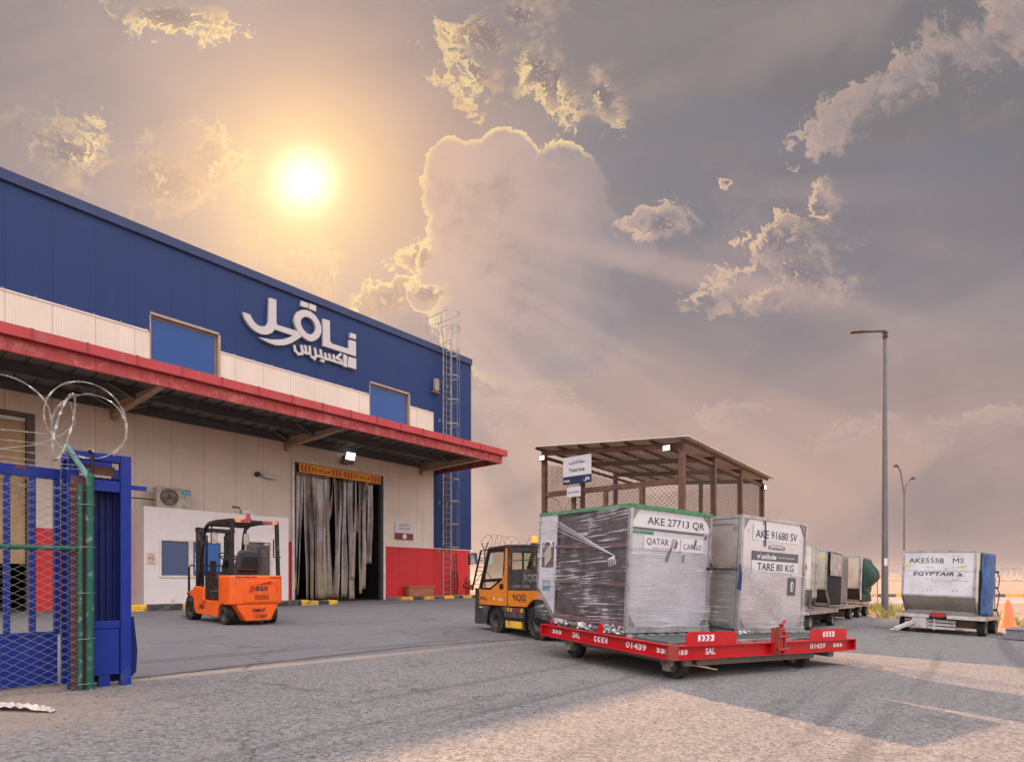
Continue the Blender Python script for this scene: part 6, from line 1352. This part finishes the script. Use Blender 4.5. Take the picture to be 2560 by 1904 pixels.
w = MB(); w.box(.10, .36, .10, .13, 1.92, 2.0); w.build('roller_guide', M('rust_guide', (.16, .08, .05), .8), gp_)
w = MB(); w.box(.012, .155, -.045, -.02, .0, 1.87); w.build('rusty_plate', M('rust_blue', (.035, .05, .10), .8, var=.4, vs=6, dirt=(.12, .035, .015), da=1.0, ds=7), gp_)
w = MB(); w.prism([(.47, .0+.05), (.52, .10), (.53, .30), (.50, .62), (.47, .62)], 'y', .05, .058); w.build('guard_flap', GBD, gp_)

FG0 = Vector((-3.70, 5.12, 0)); fdir = Vector((-.70, -.714, 0)).normalized(); fdir = Vector((-.78, -.625, 0)).normalized(); fg = gz(FG0.x, FG0.y)
gf = thing('green_fence', (FG0.x, FG0.y, fg), math.atan2(-fdir.y, -fdir.x), 'green chain link fence panel with tubular post in the left foreground', 'fence')
# local x points from left towards the post; fence occupies x -3.2..0
GP = M('post_green', (.012, .085, .055), .5, var=.15, dirt=(.30, .33, .30), da=.18, ds=12); CW_ = M('chain_wire', (.20, .22, .19), .45, metal=.4, dirt=(.12, .16, .12), da=.3)
w = MB(); w.cyl((0, 0, -.1), (0, 0, 1.86), .030, 16); w.cyl((0, 0, 1.86), (0, 0, 1.90), .032, 16, r2=.026); w.build('post', GP, gf, smooth=True)
w = MB(); w.box(-.085, -.055, -.012, .012, -.08, 1.80); w.build('tension_bar', GP, gf)
w = MB(); w.cyl((-3.2, .02, 1.24), (-.05, .02, 1.24), .021, 12); w.build('mid_rail', GP, gf, smooth=True)
w = MB(); w.M = None; w.cyl((-.01, 0.0, 1.86), (-.17, .05, 2.14), .024, 10); w.build('outrigger', M('arm_teal', (.10, .24, .23), .5, dirt=(.3, .4, .38), da=.4, ds=15), gf, smooth=True)
w = MB(); w.cyl((.015, 0, 1.90), (.02, 0, 2.08), .014, 10); w.cyl((.02, -.0, 2.08), (-.01, 0, 2.10), .018, 10); w.build('cap_pipe', TK, gf, smooth=True)
w = MB(); chainlink(w, (-3.2, -.0, .0), (1, 0, 0), 3.13, 1.80, .112, .066, .0028, weave=.005)
w.build('chain_mesh', CW_, gf, fix=False)
w = MB()
for i in range(42): x = -3.2+i*.075; w.bar((x, 0, 1.80), (x-.012, 0, 1.83), .0028); w.bar((x, 0, 1.80), (x+.012, 0, 1.828), .0028)
w.bar((-3.2, 0, 1.755), (0, 0, 1.75), .003); w.build('knuckle', CW_, gf)
w = MB()
for k, z in enumerate((1.25, .85, .45, .06, 1.62)):
    w.tube([(-.09, -.03, z), (0, -.042, z+.004), (.042, 0, z+.004), (0, .042, z)], .003, 5)
w.build('tie_wire', CW_, gf)
w = MB(); BW_ = M('barbed_wire', (.34, .32, .29), .4, metal=.5)
for k, (za, xa) in enumerate(((2.19, -.20), (2.10, -.15), (2.02, -.08), (1.965, -.04), (1.93, 0))):
    pts = [Vector((-3.2+3.2*t/20 + (xa)*(t/20), .04*math.sin(t*.9+k), za + .03*math.sin(t*.35+k)*(1-t/20) + (0.0 if k else .0))) for t in range(21)]
    w.tube(pts, .0022, 4)
    for t in range(40):
        i = t/2; a = pts[int(i)]; b2 = pts[min(20, int(i)+1)]; m_ = a.lerp(b2, i-int(i)); w.bar(m_+Vector((-.008, 0, -.010)), m_+Vector((.008, 0, .010)), .002); w.bar(m_+Vector((.008, 0, -.010)), m_+Vector((-.008, 0, .010)), .002)
w.build('barbed_wire', BW_, gf)
# loose razor loops on top
w = MB()
def loop(w, c, rx, rz, tilt, a0, a1, yaw_, n=34, seed=0):
    rr = random.Random(seed); pts = []
    n = int(n*1.7)
    for i in range(n+1):
        a = R(a0+(a1-a0)*i/n); x = rx*math.cos(a); z = rz*math.sin(a); x2 = x*math.cos(R(tilt))-z*math.sin(R(tilt)); z2 = x*math.sin(R(tilt))+z*math.cos(R(tilt))
        pts.append(Vector((c[0]+x2*math.cos(R(yaw_)), c[1]+x2*math.sin(R(yaw_)), c[2]+z2)))
    w.tube(pts, .0028, 5, caps=False)
    for i, (a, b2) in enumerate(zip(pts, pts[1:])):
        m_ = (a+b2)/2; t_ = (b2-a).normalized(); u_ = Vector((rr.random()-.5, rr.random()-.5, rr.random()+.2))
        w.bar(m_-t_*.010, m_+t_*.010, .015, .003, up=u_); w.bar(m_+t_*.019, m_+t_*.011, .026, .0025, up=u_); w.bar(m_-t_*.019, m_-t_*.011, .026, .0025, up=u_)
for i, L_ in enumerate([((-.02, .0, 2.36), .30, .33, 0, 0, 360, 10), ((.0, .04, 2.30), .29, .30, 10, -60, 230, -25), ((-.62, .0, 2.30), .36, .33, 25, -20, 250, 5), ((-.82, .05, 2.42), .06, .28, 6, -100, 270, 40),
                        ((-.18, .0, 2.28), .09, .34, -24, 0, 360, 60), ((-1.5, 0, 2.3), .32, .34, -10, 0, 360, 20), ((-2.1, 0, 2.3), .34, .33, 10, 0, 360, -15), ((-2.7, 0, 2.3), .3, .34, 0, 0, 360, 30)]):
    loop(w, *L_, seed=i)
P_ = [(-.9, 0, 2.02), (-.6, 0, 2.03), (-.35, .0, 2.10), (-.2, 0, 2.2), (-.10, 0, 2.32), (-.14, 0, 2.5)]
w.tube([Vector(p) for p in P_], .0028, 5)
w.build('razor_coil', BW_, gf)
# litter, stones and dead grass
def pebbles():
    rs = random.Random(11)
    w = MB()
    for k in range(420):
        if k < 200: x = -4.3+rs.gauss(0, .7); y = 4.8+rs.gauss(0, .55)
        else: x = rs.uniform(-5, 13); y = rs.uniform(3.2, 22)
        s = rs.uniform(.004, .016)*(1 if k < 260 else 1.3); z = gz(x, y)+.004
        a = [rs.uniform(.6, 1.3) for _ in range(6)]
        w.add([(x-s*a[0], y, z), (x, y-s*a[1], z), (x+s*a[2], y, z), (x, y+s*a[3], z), (x, y, z+s*a[4]*.7)], [(0, 1, 4), (1, 2, 4), (2, 3, 4), (3, 0, 4)])
    return w
tag(pebbles().build('gravel', M('pebble', (.12, .10, .085), .9, var=.5, vs=1.5)), kind='stuff')
w = MB()
def bag(u, v):
    x = -3.98+.62*u; y = 4.38-.10*u+.12*(v-.5)*(1.2-abs(u-.3)) + .03*rn(u*6, v*4, 1); return (x, y, gz(x, y)+.012+.035*abs(rn(u*8, v*6, 3))+.02*math.sin(u*3.1))
w.grid(bag, 40, 8); lt = w.build('plastic_litter', M('litter_white', (.55, .47, .42), .5, var=.3, vs=10), smooth=True, fix=False); tag(lt, 'crumpled strip of white plastic lying by the fence foot', 'litter')
def stone(x, y, s, lab, col):
    w = MB(); n = 7
    w.grid(lambda u, v: (x+s*math.cos(2*math.pi*u)*math.sin(math.pi*v)*(1+.3*rn(u*3, v*3, x)), y+s*.7*math.sin(2*math.pi*u)*math.sin(math.pi*v), gz(x, y)+.35*s+s*.5*math.cos(math.pi*v)), 10, 7); tag(w.build('stone', col, smooth=True, fix=False), lab, 'stone')
stone(12.35, 14.8, .10, 'small brown stone by the right wheel of the lone dolly', M('stone_brown', (.14, .10, .07), .9)); stone(11.6, 12.7, .16, 'flat dark rag-like stone in front of the grey dolly nose', M('stone_dark', (.04, .035, .035), .9))
stone(12.0, 14.95, .08, 'small dark stone between the wheels of the lone dolly', MATS['stone_dark'])
def grass():
    rs = random.Random(5); w = MB()
    for k in range(9000):
        x = rs.uniform(13.2, 22.5); y = rs.uniform(18.5, 34)
        dens = noise.noise(Vector((x*.6, y*.6, 4.))) + .25 - .035*abs(x-15.5)*2 - max(0, (y-27))*.06
        if dens < rs.random()*.35 or x < 13.4+.25*math.sin(y*2): continue
        h = rs.uniform(.12, .55)*(.5+dens); a = rs.uniform(0, 6.28); b_ = .010+.006*rs.random(); lx, ly = rs.gauss(0, .12), rs.gauss(0, .12); z = gz(x, y)-.05
        w.add([(x-b_*math.cos(a), y-b_*math.sin(a), z), (x+b_*math.cos(a), y+b_*math.sin(a), z), (x+lx*.5+b_*.7*math.cos(a), y+ly*.5, z+h*.6), (x+lx*1.2, y+ly*1.2, z+h)], [(0, 1, 2), (0, 2, 3)])
    return w
tag(grass().build('dry_grass', M('dry_grass', (.30, .27, .07), .8, var=.45, vs=.8), fix=False), kind='stuff')
# glowing lens-free lamps need no extra lights; join ground contact details
# ================================================================ AIR: thin dust haze round the whole scene
hz = MB(); hz.box(-5200, 5200, -5200, 5200, -3.0, 40)
hm = bpy.data.materials.new('haze'); hm.use_nodes = True; ht = NT(hm.node_tree); ht.n.clear(); ho = ht.new('ShaderNodeOutputMaterial'); hv = ht.new('ShaderNodeVolumePrincipled')
hv.inputs['Color'].default_value = (.84, .79, .76, 1); hv.inputs['Density'].default_value = .00016; hv.inputs['Anisotropy'].default_value = .3; ht.l.new(hv.outputs[0], ho.inputs['Volume'])
tag(hz.build('haze', hm), kind='stuff')
